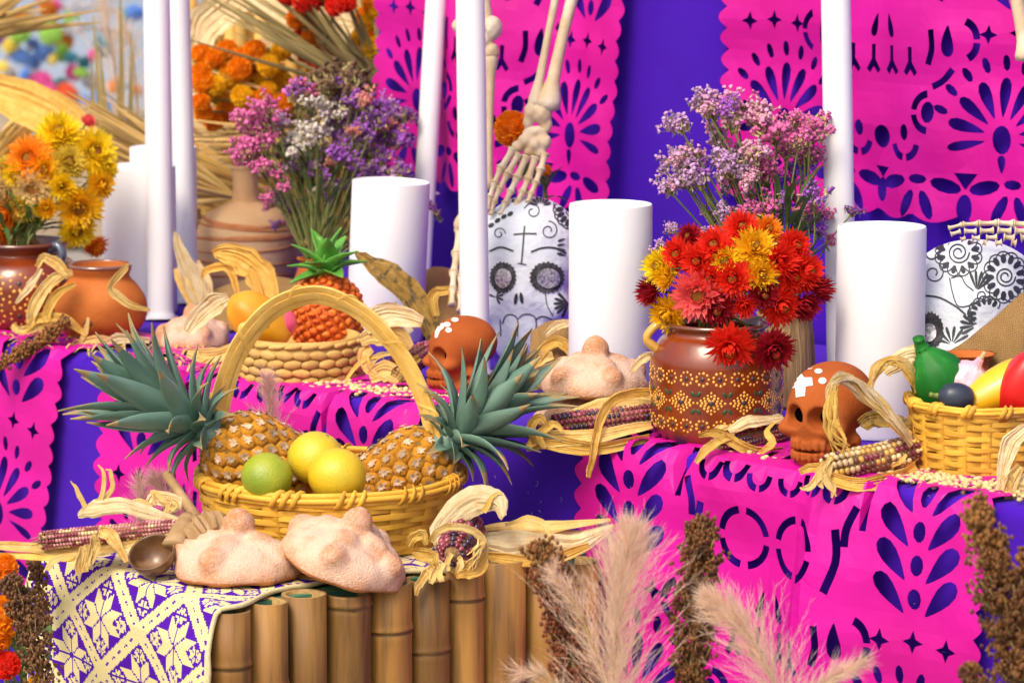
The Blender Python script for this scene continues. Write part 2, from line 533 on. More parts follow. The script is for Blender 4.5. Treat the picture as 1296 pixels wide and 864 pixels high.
def paper(label, vtop, fn):
    if vtop not in _pic: _pic[vtop] = picado(vtop)
    pv, pf = _pic[vtop]
    P = []; Nn = []
    for p in pv: a, n = fn(p.x * KU, p.y * KU); P.append(a); Nn.append(n)
    vs, fs = thicken(P, pf, Nn, .0009)
    m = MB(); m.add(vs, fs)
    return thing('cut_paper_banner', label, 'paper banner', group='magenta cut paper banners', me=m.mesh('cut_paper_banner', m_pink, False))
def wall_paper(label, px_c, py_b, ang, vtop, curl, ks=1.0):
    c = PT(px_c, py_b, WB - .02); sc, _ = st(c); zb = c.z - HS; ca, sa = math.cos(R(ang)), math.sin(R(ang))
    def fn(u, v):
        uu = u * ks * ca - v * sa; vv = u * sa + v * ca
        s = sc + uu; z = zb + vv
        return back_pt(s, z, .010 + curl(u, v) + crease(u, v)), -NX
    return paper(label, vtop, fn)
def shelf_paper(label, s_c, ang, on_top, curl):
    vt = 480 * KU; ca, sa = math.cos(R(ang)), math.sin(R(ang))
    def fn(u, v):
        w = vt - v
        uu = u * ca - w * sa; ww = w * ca + u * sa
        q = ww - on_top
        p, n = drape(s_c + uu, q, .004)
        return p + n * (max(0, cloth_wave(s_c + uu, q)) + curl(u, q) + (crease(u, v) * min(1, max(0, q) / .04))), n
    return paper(label, 480, fn)
wall_paper('magenta cut paper banner on the backdrop behind the rightmost tall candle and bare pole', 1122, 274, 0, 560,
           lambda u, v: .006 * math.sin(u * 9 + v * 6) + .010 * max(0, abs(u) - .2) * 3 + .012 * max(0, .12 - v))
wall_paper('narrow magenta cut paper banner hanging behind the skeleton arm', 620, 246, -5, 600,
           lambda u, v: .014 * (1 + math.cos(u * 16)) + .006 * math.sin(v * 8 + u * 5), .80)
shelf_paper('magenta cut paper banner over the shelf edge below the clay skull', st(PZ(990, 592, HS))[0] + .005, 0.5, .112,
            lambda u, q: .002 + (.010 * math.sin(u * 11 + .6) ** 2 + .026 / (1 + math.exp(-(u - .07 + q * .12) / .006)) * math.exp(-max(0, u - .07) * 6) if q > .0 else 0) * min(1, max(0, q) / .12))
shelf_paper('magenta cut paper banner over the shelf edge behind the handled basket', st(PZ(322, 487, HS))[0] + .01, 2, .12,
            lambda u, q: .002 + (.014 * math.sin(u * 9 + 2.0) ** 2 if q > .03 else 0) * min(1, max(0, q) / .25))
shelf_paper('magenta cut paper banner at the shelf end below the dotted brown jar', st(PZ(100, 450, HS))[0] - .30, 9, .205,
            lambda u, q: .002 + (.010 * math.sin(u * 10 + 1) ** 2 if q > .03 else 0) * min(1, max(0, q) / .25))

# ---- bamboo table
HT = 0.62
TK, TR, TL = PZ(272, 772, HT), PZ(735, 703, HT), PZ(46, 722, HT)
dR = (TR - TK).normalized(); dL = V((-dR.y, dR.x, 0)); LL = next(l for l in [.2 + .005 * i for i in range(80)] if 648 + FPX * (TK + dL * l).x / ((TK + dL * l - CP).dot(FW)) < 52); LR = (TR - TK).length
m_bam = mat('split bamboo', (.35, .175, .038), (.23, .105, .022), .58, scale=14, stretch=(3, 3, .25), bump=.0006, bscale=90, rnd=.34, spec=.45, c3=(.09, .045, .014), c3lo=.50, c3hi=.74, c3scale=22)
m_bamin = mat('bamboo cut end', (.42, .27, .10), (.3, .18, .06), .8, scale=200)
m_bamnode = mat('bamboo node scar', (.13, .065, .02), (.22, .12, .04), .7, scale=60)
m_green = mat('green painted board', (.06, .22, .13), (.05, .17, .10), .6, scale=20)
table = thing('bamboo_table', 'low table sided with upright split bamboo under the breads and the handled basket', 'table', TK.copy())
tb = MB()
_k2 = SO + EX * 0 - NX * .035; _k2.z = HT
_far = _k2 + EX * ((TR - _k2).dot(EX) - .40)
c4 = [dR * .02 + dL * .02, dR * (LR - .012) + dL * .02, _k2 + EX * ((TR - _k2).dot(EX) - .03) - TK, _far - TK, dR * .13 + dL * (LL + .09), dR * .02 + dL * LL * .95]
n4 = len(c4)
tb.add([V((p.x, p.y, z)) for z in (-.02, -.003) for p in c4], [tuple(range(n4 - 1, -1, -1)), tuple(range(n4, 2 * n4))] + [(i, (i + 1) % n4, (i + 1) % n4 + n4, i + n4) for i in range(n4)])
obj('tabletop', tb.mesh('tabletop', m_green, False), table)
def culm(rad, zt, zb, nodes, seed):
    m = MB(); pr = []; z = zb; hs = [zb]
    zs = sorted(set([zb, zt] + [n + d for n in nodes for d in (-.012, -.005, -.002, 0, .003, .010)] + [zb + (zt - zb) * i / 6 for i in range(7)]))
    for z in zs:
        if z < zb or z > zt: continue
        r = rad
        for n in nodes:
            d = z - n
            if abs(d) < .013: r += .0022 * math.exp(-(d / .004) ** 2) - (.0030 if -.004 < d < 0 else 0)
        pr.append((r, z))
    pr += [(rad * .78, zt - .0005), (rad * .76, zt - .02), (rad * .7, zt - .022), (.0005, zt - .022)]
    tilt = rnd(-.05, .05)
    m.lathe(pr, 20, 0, wob=lambda a, z: .03 * math.cos(a * 2 + seed))
    for i in range(len(m.f)):
        if max(m.v[j][2] for j in m.f[i]) > zt - .001 and i >= (len(pr) - 5) * 20: m.m[i] = 1
    for i, f in enumerate(m.f):
        zc = sum(m.v[j][2] for j in f) / len(f)
        if any(-.0045 < zc - n < .0005 for n in nodes): m.m[i] = 2
    m.v = [(x, y, z + (x * tilt if z > zt - .03 else 0)) for x, y, z in m.v]
    return m
bpx = [272, 318, 365, 415, 472, 523, 570, 613, 666, 714, 760]
btop = [.0, .004, .006, .0, .004, .002, .006, .012, .004, -.004]
bnod = [[-.068, -.4], [-.10, -.42], [-.2, -.45], [-.017, -.3], [-.055, -.34], [-.088, -.4], [-.03, -.24, -.5], [-.14, -.4], [-.2, -.5], [-.1]]
for i in range(10):
    a, b_ = PZ(bpx[i], 772 - (bpx[i] - 272) * .149, HT), PZ(bpx[i + 1], 772 - (bpx[i + 1] - 272) * .149, HT)
    a, b_ = (a - TK).dot(dR), (b_ - TK).dot(dR)
    w = (b_ - a) / 2
    m = culm(w * .99, btop[i] - .004, -HT + .002, bnod[i], i)
    obj('bamboo_slat', m.mesh('bamboo_slat', [m_bam, m_bamin, m_bamnode]), table, dR * (a + w) + dL * (w * .35))
for i in range(6):
    w = LL / 12
    m = culm(w * .98, -.004 - .001 * i, -HT + .002, [-.1 - .05 * (i % 3), -.35], i + 20)
    obj('bamboo_slat', m.mesh('bamboo_slat', [m_bam, m_bamin, m_bamnode]), table, dL * (w * (2 * i + 1) + .03) + dR * (w * 1.05 + .004))

# ---- embroidered runner: the pattern is stitched, so colour sits on stitch-sized faces
m_emb = mat('cross stitch cotton', (1, 1, 1), rough=.95, bump=.0011, bscale=420, spec=.05, attr='thread')
CREAM, VIO = (.76, .64, .32), (.085, .010, .36)
def star8(x, y, r):
    rr = math.hypot(x, y)
    if rr > r: return False
    a = math.atan2(y, x) % (math.pi / 4); a = abs(a - math.pi / 8)         # tips halfway between the eight gaps
    k = math.pi / 8 - a
    if rr * math.sin(k) < .018 * r + .004: return False                      # seam between petals
    ri, ro = .54 * r, r
    nx_, ny_ = ri * math.cos(math.pi / 8), ri * math.sin(math.pi / 8)
    xx = rr * math.cos(a); yy = rr * math.sin(a)
    return (nx_ - ro) * yy - ny_ * (xx - ro) >= 0
HXX, HYY = .064, .088
def stitch(x, y, W):
    if y < .006 or y > W - .006: return CREAM
    if y < .011 and int(x / .006) % 2: return VIO
    a = (x / HXX + y / HYY) / 2 + .22; b_ = (x / HXX - y / HYY) / 2 + .05
    fa, fb = a % 1 - .5, b_ % 1 - .5
    ea, eb = .5 - abs(fa), .5 - abs(fb)
    e = min(ea, eb)
    if e < .10:
        if e < .011 and max(ea, eb) > .12 and int(x / .005) % 2: return VIO
        return CREAM
    if e < .135: return VIO
    px_, py_ = (fa + fb), (fa - fb)                     # -1..1 inside the diamond
    for cx, cy in ((.56, 0), (-.56, 0), (0, .56), (0, -.56)):
        if abs(px_ - cx) + abs(py_ - cy) < .25:
            return CREAM if star8(px_ - cx, py_ - cy, .185) else VIO
    return CREAM if star8(px_, py_, .60) else VIO
def runner():
    W = LL * 1.02; top = .40; drop = .36; cell = .0025
    nx_, ny_ = int((top + drop) / cell), int(W / cell)
    vs = []; r = .012
    for i in range(nx_ + 1):
        x = i * cell - top                                # <0 on the table, >0 hanging
        for j in range(ny_ + 1):
            y = j * cell
            edge = .004 * math.sin(x * 60) * (1 if j == 0 else 0)
            front = -.006 + .050 * max(0, min(1, (-x - .02) / .10)) - .042 * max(0, min(1, (-x - .24) / .1))
            yy = y * (1 - front / W) + front + edge
            if x <= 0: p = dR * (-x - .002 + r) + dL * yy + ZZ * (.0035 + .0016 * math.sin(yy * 40 + x * 33) ** 2)
            else:
                q = x; La = r * math.pi / 2
                if q < La: a = q / r; p = dR * (-.002 + r - math.sin(a) * r) + dL * yy + ZZ * (.0035 - r + r * math.cos(a))
                else:
                    d = q - La; f = min(1, d / .15)
                    wv = f * (.006 * math.sin(yy * 30 + .5) + .004 * math.sin(yy * 13 + d * 9)) + .012 * min(1, d / .04)
                    p = dR * (-.002 - wv) + dL * (yy + .02 * d * (y / W - .3)) + ZZ * (.0035 - r - d)
            vs.append(p + TK)
    w = ny_ + 1
    fs = [(i * w + j, (i + 1) * w + j, (i + 1) * w + j + 1, i * w + j + 1) for i in range(nx_) for j in range(ny_)]
    cs = [stitch((i + .5) * cell + .03, (j + .5) * cell, W) for i in range(nx_) for j in range(ny_)]
    m = MB(); m.add(vs, fs); me = m.mesh('embroidered_runner', m_emb)
    at = me.color_attributes.new('thread', 'FLOAT_COLOR', 'CORNER')
    arr = np.ones((len(fs), 4, 4), np.float32); arr[:, :, :3] = np.array(cs, np.float32)[:, None, :]
    at.data.foreach_set('color', arr.ravel())
    t = thing('embroidered_runner', 'purple and cream star embroidered runner hanging over the bamboo table', 'runner', me=me)
    hem = MB()
    fl = [vs[i * w] - ZZ * .001 for i in range(0, nx_ + 1, 3)]; hem.tube(fl, .0032, 6)
    fl = [vs[i * w + ny_] - ZZ * .001 for i in range(0, nx_ + 1, 3)]; hem.tube(fl, .0032, 6)
    obj('hem_cord', hem.mesh('hem_cord', mat('cream cord', (.72, .62, .34), (.6, .5, .25), .9, scale=300, bump=.001, bscale=500)), t)
runner()
# ================================================================== helpers for placing
def proj(p):
    d = p - CP; z = d.dot(FW); return 648 + FPX * d.dot(RT) / z, 432 - FPX * d.dot(UP) / z
def hgt(p, py):
    """height above p at which photo row py is reached"""
    h = 0.0
    for _ in range(6):
        y = proj(p + ZZ * h)[1]; y2 = proj(p + ZZ * (h + .01))[1]; h += .01 * (py - y) / (y2 - y)
    return h
def SHF(px, py): return PZ(px, py, HS + .001)

# ================================================================== candles and poles
m_wax = mat('white candle wax', (.83, .83, .84), (.80, .80, .82), .5, scale=6, bump=.0014, bscale=14, sss=.15, spec=.35)
m_wick = mat('wick', (.5, .47, .4), rough=.9)
def candle(label, px, py, top, wpx, lean=0):
    p = SHF(px, py); r = wpx * mm(p) / 2; h = hgt(p, top)
    t = thing('pillar_candle', label, 'candle', p, (0, R(lean), 0), 'white pillar candles')
    m = MB(); m.lathe([(r * .97, 0), (r, .004), (r, h - .003), (r * .985, h), (r * .955, h + .0002), (r * .94, h - .0015), (r * .5, h - .002), (.0004, h - .0022)], 64)
    obj('wax_body', shade_auto(m.mesh('wax_body', m_wax), 50), t)
candle('white pillar candle half hidden by the slim pole beside the terracotta pot', 178, 394, 210, 93)
candle('white pillar candle at the back, left of the tall clay bottle', 209, 372, 186, 84)
candle('leaning white pillar candle behind the small woven basket', 487, 428, 229, 98, 2.6)
candle('white pillar candle between the white painted skull and the flower pot', 772, 505, 258, 105)
candle('widest white pillar candle, behind the clay skull with the white cross', 1112, 548, 286, 112)
m_pole = mat('white painted pole', (.80, .80, .81), (.76, .76, .78), .38, scale=5, stretch=(1, 1, .15), bump=.0003, bscale=30, spec=.4, c3=(.62, .61, .6), c3lo=.66, c3hi=.8, c3scale=30)
def pole(label, x0, xb, yb, wpx):
    p = SHF(xb, yb); r = wpx * mm(p) / 2
    top = PD(x0, 0, depth(p)); d = (top - p); d = d * (1 + .25 / d.length); n = d.normalized()
    t = thing('white_pole', label, 'pole', p, None, 'slim white poles')
    m = MB(); m.tube([n * (d.length * i / 12) for i in range(13)], r, 32)
    obj('shaft', shade_auto(m.mesh('shaft', m_pole), 50), t)
    f = MB(); f.tube([V((0, 0, 0)), n * .006], [r * 1.25, r * 1.22], 32); obj('foot', shade_auto(f.mesh('foot', m_pole)), t)
pole('tall slim white pole standing in front of the leftmost candle', 198, 204, 404, 34)
pole('tall slim white pole just left of the clay bottle', 226, 238, 384, 28)
pole('tall slim white pole leaning behind the tilted candle', 552, 529, 392, 27)
pole('tall slim white pole between the tilted candle and the painted skull', 595, 602, 474, 37)
pole('tall slim white pole behind the widest candle', 1058, 1066, 503, 38)

# ================================================================== clay vessels
m_glaze = mat('brown glazed clay', (.16, .022, .004), (.23, .038, .006), .25, scale=14, bump=.0008, bscale=26, coat=.4, spec=.5, c3=(.12, .02, .006), c3lo=.5, c3hi=.7, c3scale=16)
m_rim = mat('dark glaze', (.10, .022, .010), (.16, .04, .012), .2, scale=30, coat=1)
m_slip = mat('yellow slip', (.78, .42, .06), (.7, .34, .05), .35, scale=90, coat=.4)
m_spot = mat('dark slip', (.05, .03, .022), rough=.35, coat=.4)
m_leafp = mat('green slip', (.03, .075, .02), (.02, .055, .02), .35, scale=90, coat=.4)
m_terra = mat('terracotta', (.48, .140, .026), (.40, .105, .020), .75, scale=16, bump=.0008, bscale=160, spec=.2, c3=(.54, .19, .05), c3lo=.55, c3hi=.75, c3scale=10)
m_ochre = mat('ochre glaze', (.62, .36, .06), (.5, .26, .05), .3, coat=.6)
def interp(prof, z):
    for (r0, z0), (r1, z1) in zip(prof, prof[1:]):
        if z0 <= z <= z1 and z1 > z0: return r0 + (r1 - r0) * (z - z0) / (z1 - z0)
    return prof[-1][0]
def smooth_prof(prof, n=6): return [(max(p.x, .0003), p.y) for p in smooth([V((r, z, 0)) for r, z in prof], n)]
def dotted_jar(label, px, py, top, wpx, prof, bands, nfl, rimr, handles, seed=0, dot=.0020):
    """prof: (radius, height) with radius 1 at the belly and height 0..1"""
    p = SHF(px, py); r = wpx * mm(p) / 2; h = hgt(p, top)
    t = thing('dotted_jar', label, 'jar', p, (0, 0, R(seed)))
    pr = smooth_prof([(a * r, b * h) for a, b in prof])
    m = MB(); inner = [(a - .006, b) for a, b in pr[::-1] if b > h * .55] + [(.001, h * .55)]
    m.lathe(pr + inner, 56, 0)
    body = obj('body', m.mesh('body', m_glaze), t)
    rm = MB(); rm.lathe([(pr[-1][0] + .0028 * math.cos(a), h - .0005 + .0032 * math.sin(a)) for a in [i * 2 * math.pi / 10 for i in range(11)]], 56)
    rm.f = rm.f[:-2]; rm.m = rm.m[:-2]
    obj('rim', rm.mesh('rim', m_rim), t)
    dy, dk, lf = MB(), MB(), MB()
    def put(mb, a, z, s, sx=1, sz=1, rot=0):
        rr = interp(pr, z); r2 = interp(pr, z + .002); sl = math.atan2(rr - r2, .002)
        c = V((rr * math.cos(a), rr * math.sin(a), z))
        M = Matrix.Rotation(a, 3, 'Z') @ Matrix.Rotation(-sl, 3, 'Y') @ Matrix.Rotation(rot, 3, 'X')
        mb.ell(c, (s * .35, s * sx, s * sz), 8, 4, 0, M)
    for kind, zf in bands:
        z = zf * h
        n = nfl if kind == 'f' else int(nfl * .55)
        rr = interp(pr, z)
        for i in range(n):
            a = 2 * math.pi * (i + .5 * (kind == 'd')) / n + rnd(-.01, .01); w = 2 * math.pi * rr / n
            if kind == 'f':
                put(dk, a, z, dot * 1.5)
                for k in range(9):
                    q = 2 * math.pi * k / 9; put(dy, a + math.cos(q) * w * .36 / rr, z + math.sin(q) * w * .36 + rnd(-.0003, .0003), dot * rnd(.8, 1.05))
            else:
                put(dk, a, z, dot * 2.0)
                for ring in (.17, .30, .45):
                    nn = {.17: 6, .30: 12, .45: 16}[ring]
                    for k in range(nn):
                        q = 4 * k / nn; e = int(q); f = q - e
                        c = [(1, 0), (0, 1), (-1, 0), (0, -1), (1, 0)]; x = c[e][0] * (1 - f) + c[e + 1][0] * f; y = c[e][1] * (1 - f) + c[e + 1][1] * f
                        put(dy, a + x * ring * w * .95 / rr, z + y * ring * w * .72, dot * rnd(.75, 1))
                for sg in (-1, 1):
                    for s2 in (-1, 1): put(lf, a + w * .5 / rr + s2 * w * .09 / rr, z + sg * w * .27, dot * 1.05, 1.2, 2.0, s2 * sg * -.6)
    obj('slip_dots', dy.mesh('slip_dots', m_slip), body, kind='stuff'); obj('flower_centres', dk.mesh('flower_centres', m_spot), body, kind='stuff')
    if lf.v: obj('painted_leaves', lf.mesh('painted_leaves', m_leafp), body, kind='stuff')
    for ang, hm in handles:
        hd = MB(); a = R(ang) - R(seed); u = V((math.cos(a), math.sin(a), 0)); z1, z0 = h * .93, h * .80
        r1, r0 = interp(pr, z1), interp(pr, z0)
        hd.tube(smooth([u * (r1 - .004) + ZZ * z1, u * (r1 + .012) + ZZ * (z1 + .010), u * (r0 + .012) + ZZ * (z0 + .012), u * (r0 - .003) + ZZ * (z0 - .004)], 6), [.0085, .0075, .007, .009], 10, flat=.75)
        obj('handle', hd.mesh('handle', hm), t)
    return t, p, h, r
JAR = [(.02, 0), (.70, 0), (.84, .03), (.96, .14), (1.0, .36), (1.0, .62), (.97, .74), (.86, .86), (.76, .91), (.73, .95), (.78, 1.0)]
jarG = dotted_jar('shiny brown jar with yellow dot flowers holding the red and yellow strawflowers', 906, 556, 408, 168, JAR,
                  [('f', .20), ('d', .40), ('f', .60)], 24, 1, [(188, m_ochre)], 0)
JAR2 = [(.02, 0), (.62, 0), (.78, .04), (.93, .18), (1.0, .40), (.98, .60), (.86, .76), (.66, .85), (.64, .90), (.74, 1.0)]
jarL = dotted_jar('brown glazed jar with bold yellow dot flowers at the left end', 30, 414, 306, 150, JAR2,
                  [('f', .22), ('f', .42), ('f', .60)], 15, 1, [(-35, mat('blue grey glaze', (.09, .12, .19), (.05, .06, .08), .2, coat=1))], 10, .0026)
def pot(label, px, py, top, wpx, prof, m, name='clay_pot', cat='pot', rim=None, rot=0, tilt=0, n=48):
    p = SHF(px, py); r = wpx * mm(p) / 2; h = hgt(p, top)
    t = thing(name, label, cat, p, (R(tilt), 0, R(rot)))
    pr = smooth_prof([(a * r, b * h) for a, b in prof])
    mb = MB(); inner = [(max(a - .005, .001), b) for a, b in pr[::-1] if b > h * .5] + [(.001, h * .5)]
    mb.lathe(pr + inner, n, 0, wob=lambda a, z: .006 * math.sin(a * 2 + 1) + .004 * math.sin(a * 3 + z * 20))
    obj('body', mb.mesh('body', m), t)
    if rim:
        rm = MB(); rm.lathe([(pr[-1][0] - .002 + .003 * math.cos(a), h - .0005 + .003 * math.sin(a)) for a in [i * 2 * math.pi / 10 for i in range(11)]], n)
        rm.f = rm.f[:-2]; rm.m = rm.m[:-2]; obj('rim', rm.mesh('rim', rim), t)
    return t, p, h, r, pr
potS = pot('small round terracotta pot with a glazed lip beside the dotted jar', 128, 428, 335, 116,
    [(.02, 0), (.50, 0), (.70, .05), (.94, .22), (1.0, .42), (.95, .58), (.78, .74), (.655, .82), (.63, .87), (.68, .95), (.70, 1)], m_terra, rim=mat('lip glaze', (.24, .10, .06), (.16, .06, .04), .15, coat=1))
sp = MB(); sp.ell(V((-.010, -potS[3] * .935, potS[2] * .30)), (.0085, .004, .0065), 14, 6); obj('knob', sp.mesh('knob', mat('scorched clay', (.17, .055, .03), rough=.7)), potS[0])
# tall clay bottle with smeared bands
m_sand = mat('sandy clay', (.60, .39, .20), (.52, .32, .16), .85, scale=18, bump=.0012, bscale=130, spec=.15, c3=(.66, .45, .26), c3lo=.5, c3hi=.7, c3scale=9)
m_band = mat('reddish clay band', (.44, .155, .06), (.50, .24, .11), .85, scale=40, spec=.15)
BOT = [(.02, 0), (.72, 0), (.86, .06), (.97, .22), (1.0, .36), (.95, .50), (.78, .62), (.50, .69), (.30, .72), (.255, .76), (.245, .88), (.265, .97), (.29, 1.0)]
bt, bp_, bh, br, bpr = pot('tall sandy clay bottle with narrow neck and reddish bands', 312, 372, 211, 132, BOT, m_sand, 'clay_bottle', 'bottle')
for zf, am, th in ((.60, .008, .0050), (.545, .005, .0026), (.46, .004, .0060), (.38, .004, .0024), (.29, .004, .0034), (.16, .006, .005)):
    bm = MB(); vs = []; n = 72
    for i in range(n):
        a = 2 * math.pi * i / n; zc = bh * zf + am * math.sin(a * 1 + zf * 20); w = th * (.5 + .5 * noise.noise(V((math.cos(a) * 2, math.sin(a) * 2, zf * 9))) + .25)
        for k, (dz, o) in enumerate(((-w, -.0004), (-w * .6, .0008), (w * .6, .0008), (w, -.0004))):
            rr = interp(bpr, zc + dz) + o; vs.append(V((rr * math.cos(a), rr * math.sin(a), zc + dz)))
    bm.add(vs, [(i * 4 + k, ((i + 1) % n) * 4 + k, ((i + 1) % n) * 4 + k + 1, i * 4 + k + 1) for i in range(n) for k in range(3)])
    obj('clay_band', bm.mesh('clay_band', m_band), bt)
pot('rough wooden vase holding the pink and lilac statice behind the dotted jar', 992, 512, 395, 78, [(.02, 0), (.8, 0), (.92, .1), (1, .4), (.96, .7), (.9, .9), (.93, 1)],
    mat('weathered wood', (.40, .26, .11), (.24, .14, .06), .8, scale=24, stretch=(6, 6, .5), bump=.003, bscale=60), 'wooden_vase', 'vase')
pot('terracotta vase holding the white and purple statice behind the small basket', 402, 398, 326, 62, [(.02, 0), (.6, 0), (.8, .15), (1, .5), (.8, .8), (.7, .9), (.85, 1)], m_terra, 'clay_vase', 'vase')
potR = pot('wide mouthed terracotta pot behind the right hand basket', 1224, 567, 447, 68, [(.02, 0), (.6, 0), (.85, .2), (.95, .5), (.85, .78), (.72, .88), (.85, .96), (1, 1)], m_terra)

# ================================================================== sugared bread
m_bread = mat('sugared bread', (1, 1, 1), (.52, .20, .06), .9, scale=30, detail=5, lo=.52, hi=.80, bump=.0025, bscale=520, spec=.12, c3=(.80, .60, .46), c3lo=.45, c3hi=.95, c3scale=260, attr='sugar')
m_crust = mat('baked crust', (.48, .19, .055), (.40, .14, .035), .7, scale=40, bump=.0012, bscale=300)
def bread_sdf(seed, Hh=.62, ball=.23):
    rng = random.Random(seed)
    arms = [R(seed * 31 + k * 90 + rng.uniform(-12, 12)) for k in range(4)]
    def fn(P):
        d = d_ell(P, (0, 0, .05), (1, .96, Hh))
        d = smax(d, -(P[2] - 0.0), .10)
        for a in arms:
            c, s = math.cos(a), math.sin(a)
            def q(r, z): return (c * r, s * r, z)
            zz = lambda r: .03 + Hh * math.sqrt(max(0, 1 - r * r))
            d = smin(d, d_cap(P, q(.20, zz(.20) - .05), q(.70, zz(.70) - .05), .12, .11), .16)
            d = smin(d, d_ell(P, q(.40, zz(.40) - .02), (.19, .19, .13)), .12)
            d = smin(d, d_ell(P, q(.80, zz(.80) - .02), (.20, .20, .19)), .12)
        d = smin(d, d_ell(P, (0.02, 0, Hh + .02 + ball * .6), (ball * 1.05, ball, ball * 1.15)), .07)
        d = d + .022 * np.sin(P[0] * 7 + seed) * np.sin(P[1] * 6 + 1) * np.sin(P[2] * 8 + 1) + .008 * np.sin(P[0] * 19) * np.sin(P[1] * 17 + seed) * np.sin(P[2] * 16)
        return d
    return sdf_mb(fn, (-1.25, -1.25, -.08), (1.25, 1.25, Hh + ball * 2 + .2), .042)
bm1 = bread_sdf(1); bm2 = bread_sdf(2, .60, .25); bm3 = bread_sdf(4, .42, .21)
for b_ in (bm1, bm2, bm3):
    b_.v = [(x * .08, y * .08, z * .08) for x, y, z in b_.v]
    for i, f in enumerate(b_.f):
        if max(b_.v[k][2] for k in f) < .0056: b_.m[i] = 1
def bread_me(b_, seed, Hh):
    me = b_.mesh('sugared_bread', [m_bread, m_crust]); at = me.color_attributes.new('sugar', 'FLOAT_COLOR', 'POINT'); cs = []
    for v in b_.v:
        x, y, z = (c / .08 for c in v); r = math.sqrt(x * x + y * y)
        out = z - (.05 + Hh * math.sqrt(max(0, 1 - r * r)))                     # how far a knob stands out of the dome
        k = max(0, min(1, (out - .03) / .12)); e = max(0, min(1, (.34 - z) / .30)); w = min(1, max(k * .85, e)) * (.7 + .5 * noise.noise(V((x * 4, y * 4, z * 4 + seed))))
        w = max(0, min(1, w)); cs += [.76 * (1 - w) + .54 * w, .51 * (1 - w) + .19 * w, .375 * (1 - w) + .05 * w, 1]
    at.data.foreach_set('color', cs); return me
BREADS = [bread_me(bm1, 1, .62), bread_me(bm2, 2, .60), bread_me(bm3, 4, .42)]
def bread(label, p, wpx, k, rot, rz=1.0):
    r = wpx * mm(p) / 2.12 / .08
    return thing('sugared_bread', label, 'bread', p, rot, 'sugared dead bread', BREADS[k], (r, r, r * rz))
T2 = lambda px, py: PZ(px, py, HT + .007)
bread('sugared bread lying flat beside the ladle on the bamboo table', T2(300, 727), 172, 1, (0, 0, R(15)), 1.0)
bread('sugared bread propped on its edge against the handled basket', T2(432, 729) + ZZ * .010, 176, 0, (R(16), R(11), R(38)), .98)
bread('sugared bread on top of another beside the dotted jar', SHF(752, 536) + ZZ * .042, 150, 1, (0, 0, R(60)), .95)
bread('flat sugared bread beneath another on the shelf edge', SHF(748, 536), 160, 2, (0, 0, R(20)), .95)
bread('sugared bread among husks under the leftmost poles', SHF(243, 437), 104, 0, (0, 0, R(80)), 1.05)
# ================================================================== baskets
m_straw = mat('yellow cane', (.72, .42, .05), (.60, .31, .03), .55, scale=24, stretch=(1, 1, 3), bump=.0006, bscale=180, rnd=.16, spec=.35)
m_straw2 = mat('pale cane', (.74, .48, .13), (.62, .36, .07), .55, scale=30, bump=.0006, bscale=200, rnd=.12)
m_palm = mat('plaited palm', (.62, .39, .12), (.52, .30, .075), .7, scale=40, bump=.0009, bscale=240, rnd=.18)
def weave(t, rf, h, rows, stakes, ms, amp=.0022, thick=.0013, z0=.004):
    for i in range(stakes):
        a = 2 * math.pi * i / stakes; m = MB(); pts = []
        for k in range(6):
            z = h * k / 5; r = rf(z); pts.append(V((math.cos(a) * r, math.sin(a) * r, z)))
        m.ribbon(pts, 2 * math.pi * rf(h / 2) / stakes * .20, V((math.cos(a), math.sin(a), 0)), 0, 0, 2, 0, .0012)
        obj('stake', m.mesh('stake', ms), t)
    rh = (h - z0) / rows
    for j in range(rows):
        z = z0 + rh * (j + .5); n = stakes * 4; pts = []; m = MB(); ph = j * math.pi + rnd(-.2, .2)
        for i in range(n):
            a = 2 * math.pi * i / n; q = math.cos(a * stakes / 2 + ph + (j % 2) * 0)
            if stakes % 2: q = math.cos(a * (stakes - 1) / 2 + ph)
            r = rf(z) + amp * q
            zz = z + .0009 * math.sin(a * 3 + j * 2.1) + .0006 * math.sin(a * 11 + j)
            pts.append(V((math.cos(a) * r, math.sin(a) * r, zz)))
        m.ribbon(pts + pts[:2], [rh * .50 * rnd(.9, 1.08) for _ in range(24)], V((pts[0].x, pts[0].y, 0)), -.10, 0, 2, 0, thick * 1.6)
        obj('weaver', shade_auto(m.mesh('weaver', ms), 25), t)
    b = MB(); b.lathe([(.001, .001), (rf(0) * .98, .001), (rf(0) * .98, .004), (.001, .004)], 32); obj('base', b.mesh('base', ms), t)
def rim(t, r, z, tr, ms, nwrap, wrapn, lines=3):
    m = MB(); n = 80
    for k in range(lines):
        q = math.pi * (k / max(1, lines - 1)) - math.pi / 2 if lines > 1 else 0
        pts = [V((math.cos(2 * math.pi * i / n) * (r + tr * .5 * math.cos(q)), math.sin(2 * math.pi * i / n) * (r + tr * .5 * math.cos(q)), z + tr * .72 * math.sin(q) + .0006 * math.sin(i * .5 + k))) for i in range(n)]
        m.tube(pts, tr * .5, 8, closed=True)
    rm = obj('rim', m.mesh('rim', ms), t)
    for g in range(nwrap):
        for w in range(wrapn):
            a0 = 2 * math.pi * (g + w * .16) / nwrap; pts = []
            for i in range(13):
                q = 2 * math.pi * i / 12; a = a0 + (.30 * (q / math.pi - 1)) * tr * 6 / r * (1 if w % 2 == 0 or wrapn < 4 else -1)
                rr = r + tr * 1.12 * math.cos(q - math.pi); pts.append(V((math.cos(a) * rr, math.sin(a) * rr, z + tr * 1.32 * math.sin(q - math.pi))))
            wm = MB(); wm.tube(pts, .0038, 6, flat=.25, hint=(pts[0] - V((math.cos(a0) * r, math.sin(a0) * r, z))))
            obj('wrap', wm.mesh('wrap', ms), rm)
